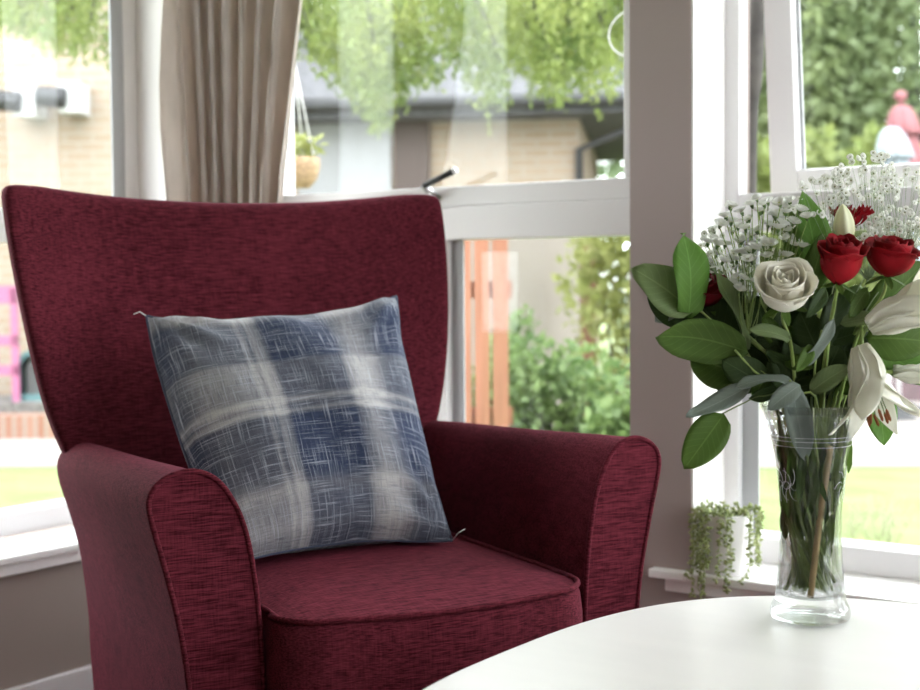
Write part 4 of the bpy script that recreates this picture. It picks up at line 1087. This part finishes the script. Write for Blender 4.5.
# parasols
def parasol(label, px, d_, top, mt, lean, fin=True, s=1., group=None):
    p = at(px, 300, d_); o_ = Vector((p.x, p.y, G)); th = thing('folded_parasol', label, 'parasol', o_)
    T = Vector((p.x, p.y, top)); ax = (Vector((0, 0, 1))+R0*lean).normalized()
    def body(prof, pl, am, name):
        n = 48; vs = []
        for r, dn in prof:
            c = T - ax*dn
            for j in range(n): a = 2*PI*j/n; rr = r*(1+am*math.cos(pl*a)*(dn > .05)); vs.append(c + R0*rr*math.cos(a)*s + FF*rr*math.sin(a)*s)
        mm = M(); mm.add(vs, [(i*n+j, i*n+(j+1) % n, (i+1)*n+(j+1) % n, (i+1)*n+j) for i in range(len(prof)-1) for j in range(n)]); mm.build(name, mt, th, solid=.004)
    body([(.005, .07), (.06, .085), (.10, .14), (.125, .22), (.155, .32), (.15, .325)], 8, .08, 'vent_cap')
    body([(.02, .2), (.09, .30), (.12, .45), (.15, .7), (.16, .95), (.14, 1.15), (.10, 1.3)], 8, .14, 'canopy')
    M().tube([o_, T-ax*.1], .02, 10).build('pole', UPVC, th)
    if fin:
        M().tube([T-ax*.1, T], .02, 8).build('pole_tip', mt, th); M().lathe([(.001, .052), (.03, .045), (.052, .02), (.055, 0), (.05, -.02), (.03, -.045), (.001, -.052)], T, 16).build('finial', mt, th)
    M().lathe([(0, .08), (.06, .08), (.22, .02), (.24, 0), (0, 0)], o_+Vector((0, 0, .016)), 24).build('base', DRK, th)
parasol('tall pink folded parasol with ball top outside the right window', 899, 12.0, 2.45, mat('pink_canvas', (.30, .12, .13), .8, trans=.25), -.10)
parasol('white folded parasol left of the pink one', 889, 11.4, 2.20, mat('white_canvas', (.33, .37, .41), .8, trans=.25), -.12, False, 1.0)

# raised bed with brick edging, pink and teal garden ornaments
e0_, e1_ = at(-200, 441, 10.45), at(140, 441, 10.45)
be = oriented_box('brick_edging', brick('orange_brick', (.22, .10, .065), (.26, .145, .10), (.22, .19, .16), 1., True), e0_, e1_, .2, G, G+.19, None, (e0_.x, e0_.y, G))
tag(be, 'row of upright orange bricks edging the bed outside the left window', 'edging')
sb = oriented_box('gravel_bed', mat('grey_gravel', (.12, .11, .103), .95, var=.4, vscale=30), e0_+FF*.24, e1_+FF*.24, .8, G, G+.26, None, (e0_.x, e0_.y, G))
tag(sb, 'grey gravel bed behind the orange brick edging', 'bed', kind='stuff')
PINK = mat('pink_plastic', (.30, .085, .17), .5)
pk = at(4, 300, 10.75); zb_ = G+.26
pc_ = thing('pink_garden_chair', 'pink plastic garden chair with cut-out back at the left edge', 'chair', (pk.x, pk.y, zb_))
def pb(px0, px1, y0, y1, d0=10.75, th_=.03, nm='slat'):
    z0_, z1_ = at(px0, y1, d0).z, at(px0, y0, d0).z
    return oriented_box(nm, PINK, at(px0, 300, d0), at(px1, 300, d0), th_, max(z0_, zb_), z1_, pc_)
pb(10, 17, 288, 410, nm='post'); pb(-38, -31, 288, 410, nm='post')
pb(-38, 17, 286, 304, nm='top_rail'); pb(-38, 17, 336, 346, nm='rail'); pb(-38, 17, 366, 376, nm='rail'); pb(-12, -4, 304, 366, nm='slat'); pb(-38, 17, 340, 374, 10.4, .4, 'seat') if False else None
TEAL = mat('teal_plastic', (.07, .16, .17), .5)
tc_ = at(34, 300, 10.85); to = Vector((tc_.x, tc_.y, zb_))
te = thing('pet_house', 'teal arched plastic pet house on the gravel bed', 'pet house', to)
def arch(w_, h_, n=14): return [(-w_, 0)]+[(w_*-math.cos(PI*i/n), h_-w_+w_*math.sin(PI*i/n)) for i in range(n+1)]+[(w_, 0)]
mm = M(); A1 = arch(.165, .40); A0 = arch(.13, .36); k = len(A1)
vs = [to+R0*x-FF*.0+Vector((0, 0, z)) for x, z in A1]+[to+R0*x+Vector((0, 0, z)) for x, z in A0]+[to+R0*x+FF*.3+Vector((0, 0, z)) for x, z in A1]+[to+R0*x+FF*.28+Vector((0, 0, z)) for x, z in A0]
fs = []
for i in range(k-1): fs += [(i, i+1, k+i+1, k+i), (i, 2*k+i, 2*k+i+1, i+1), (k+i, k+i+1, 3*k+i+1, 3*k+i)]
fs += [tuple(range(2*k, 3*k))]
mm.add(vs, fs); mm.build('shell', TEAL, te, smooth=False)
mm = M(); mm.add([to+R0*x-FF*.02+Vector((0, 0, z)) for x, z in [(-.19, 0), (.19, 0), (.19, .05), (-.19, .05)]]+[to+R0*x+FF*.3+Vector((0, 0, z)) for x, z in [(-.19, 0), (.19, 0), (.19, .05), (-.19, .05)]], [(0, 1, 2, 3), (3, 2, 6, 7), (4, 0, 3, 7), (1, 5, 6, 2)])
mm.build('base', TEAL, te, smooth=False)
mm = M(); ax_ = [(x*.75+.03, z*.8+.05) for x, z in A0]; mm.add([to+R0*x-FF*.004+Vector((0, 0, z)) for x, z in ax_]+[to+R0*x+FF*.27+Vector((0, 0, z)) for x, z in ax_], [tuple(range(k))]+[(i, i+1, k+i+1, k+i) for i in range(k-1)]); 
mm.build('doorway_shade', mat('painted_interior_shade', (.07, .07, .07), .9), te, smooth=False)  # shade of the hollow inside, painted as a dark face across the opening
# wall floodlights on the tall house
WH = mat('white_casing', (.45, .45, .45), .5)
for lab, bx0, bx1, cx0, cx1, cyy in (('left one of two black barrel wall lights with white boxes', 17, 39, -6, 21, 101), ('right one of two black barrel wall lights with white boxes', 62, 83, 36, 66, 97)):
    c = at((bx0+bx1)/2, cyy, 11.25); th = thing('wall_light', lab, 'light', c)
    def ob(px0, px1, y0, y1, d0, th_, nm, mt):
        return oriented_box(nm, mt, at(px0, 300, d0), at(px1, 300, d0), th_, at(px0, y1, d0).z, at(px0, y0, d0).z, th)
    ob(bx0, bx1, cyy-14, cyy+16, 11.25, .34, 'box', WH)
    p0_, p1_ = at(cx0, cyy-1, 11.15), at(cx1, cyy+1, 11.15)
    M().tube([p0_, p0_.lerp(p1_, .1), p0_.lerp(p1_, .9), p1_], [.06, .085, .085, .07], 16).build('barrel', DRK, th)
# hanging basket outside the middle window
hb0 = at(300, 158, 4.6); hbk = thing('hanging_basket', 'wicker hanging basket outside the window beside the curtain', 'basket', hb0)
WICK = mat('wicker', (.32, .21, .12), .8, var=.3, vscale=60, stretch=(1, 1, 3), bump=.6, bscale=90)
M().lathe([(0, -.10), (.03, -.098), (.055, -.07), (.066, -.03), (.064, .0), (.058, .0), (.05, -.05), (0, -.08)], hb0, 28).build('bowl', WICK, hbk)
hm = M()
for a in (0, 2.1, 4.2): hm.tube([hb0+Vector((.06*math.cos(a), .06*math.sin(a), 0)), hb0+Vector((-.02, 0, .32)), hb0+Vector((-.02, 0, 1.4))], .0022, 4)
hm.build('hanger', UPVC, hbk)
leafcloud([hb0+Vector((rv(-.05, .05), rv(-.05, .05), rv(0, .06))) for _ in range(70)], .022, 2.).build('plant', SHY, hbk, smooth=False)
# white wire hoop
hp0 = onp('y', 2.95, 634, 33)
hc = M().tube([hp0+Vector((.068*math.cos(a*PI/24), .0, .055*math.sin(a*PI/24))) for a in range(49)], .0022, 6, cap=False)
hc.tube([hp0+Vector((0, 0, .055)), hp0+Vector((0, 0, .9))], .0012, 5)
tag(hc.build('wire_hoop', UPVC, None, hp0), 'thin white wire hoop hanging outside beside the pillar', 'hoop')

for e_ in bpy.data.objects:
    if '_o' in e_: del e_['_o']
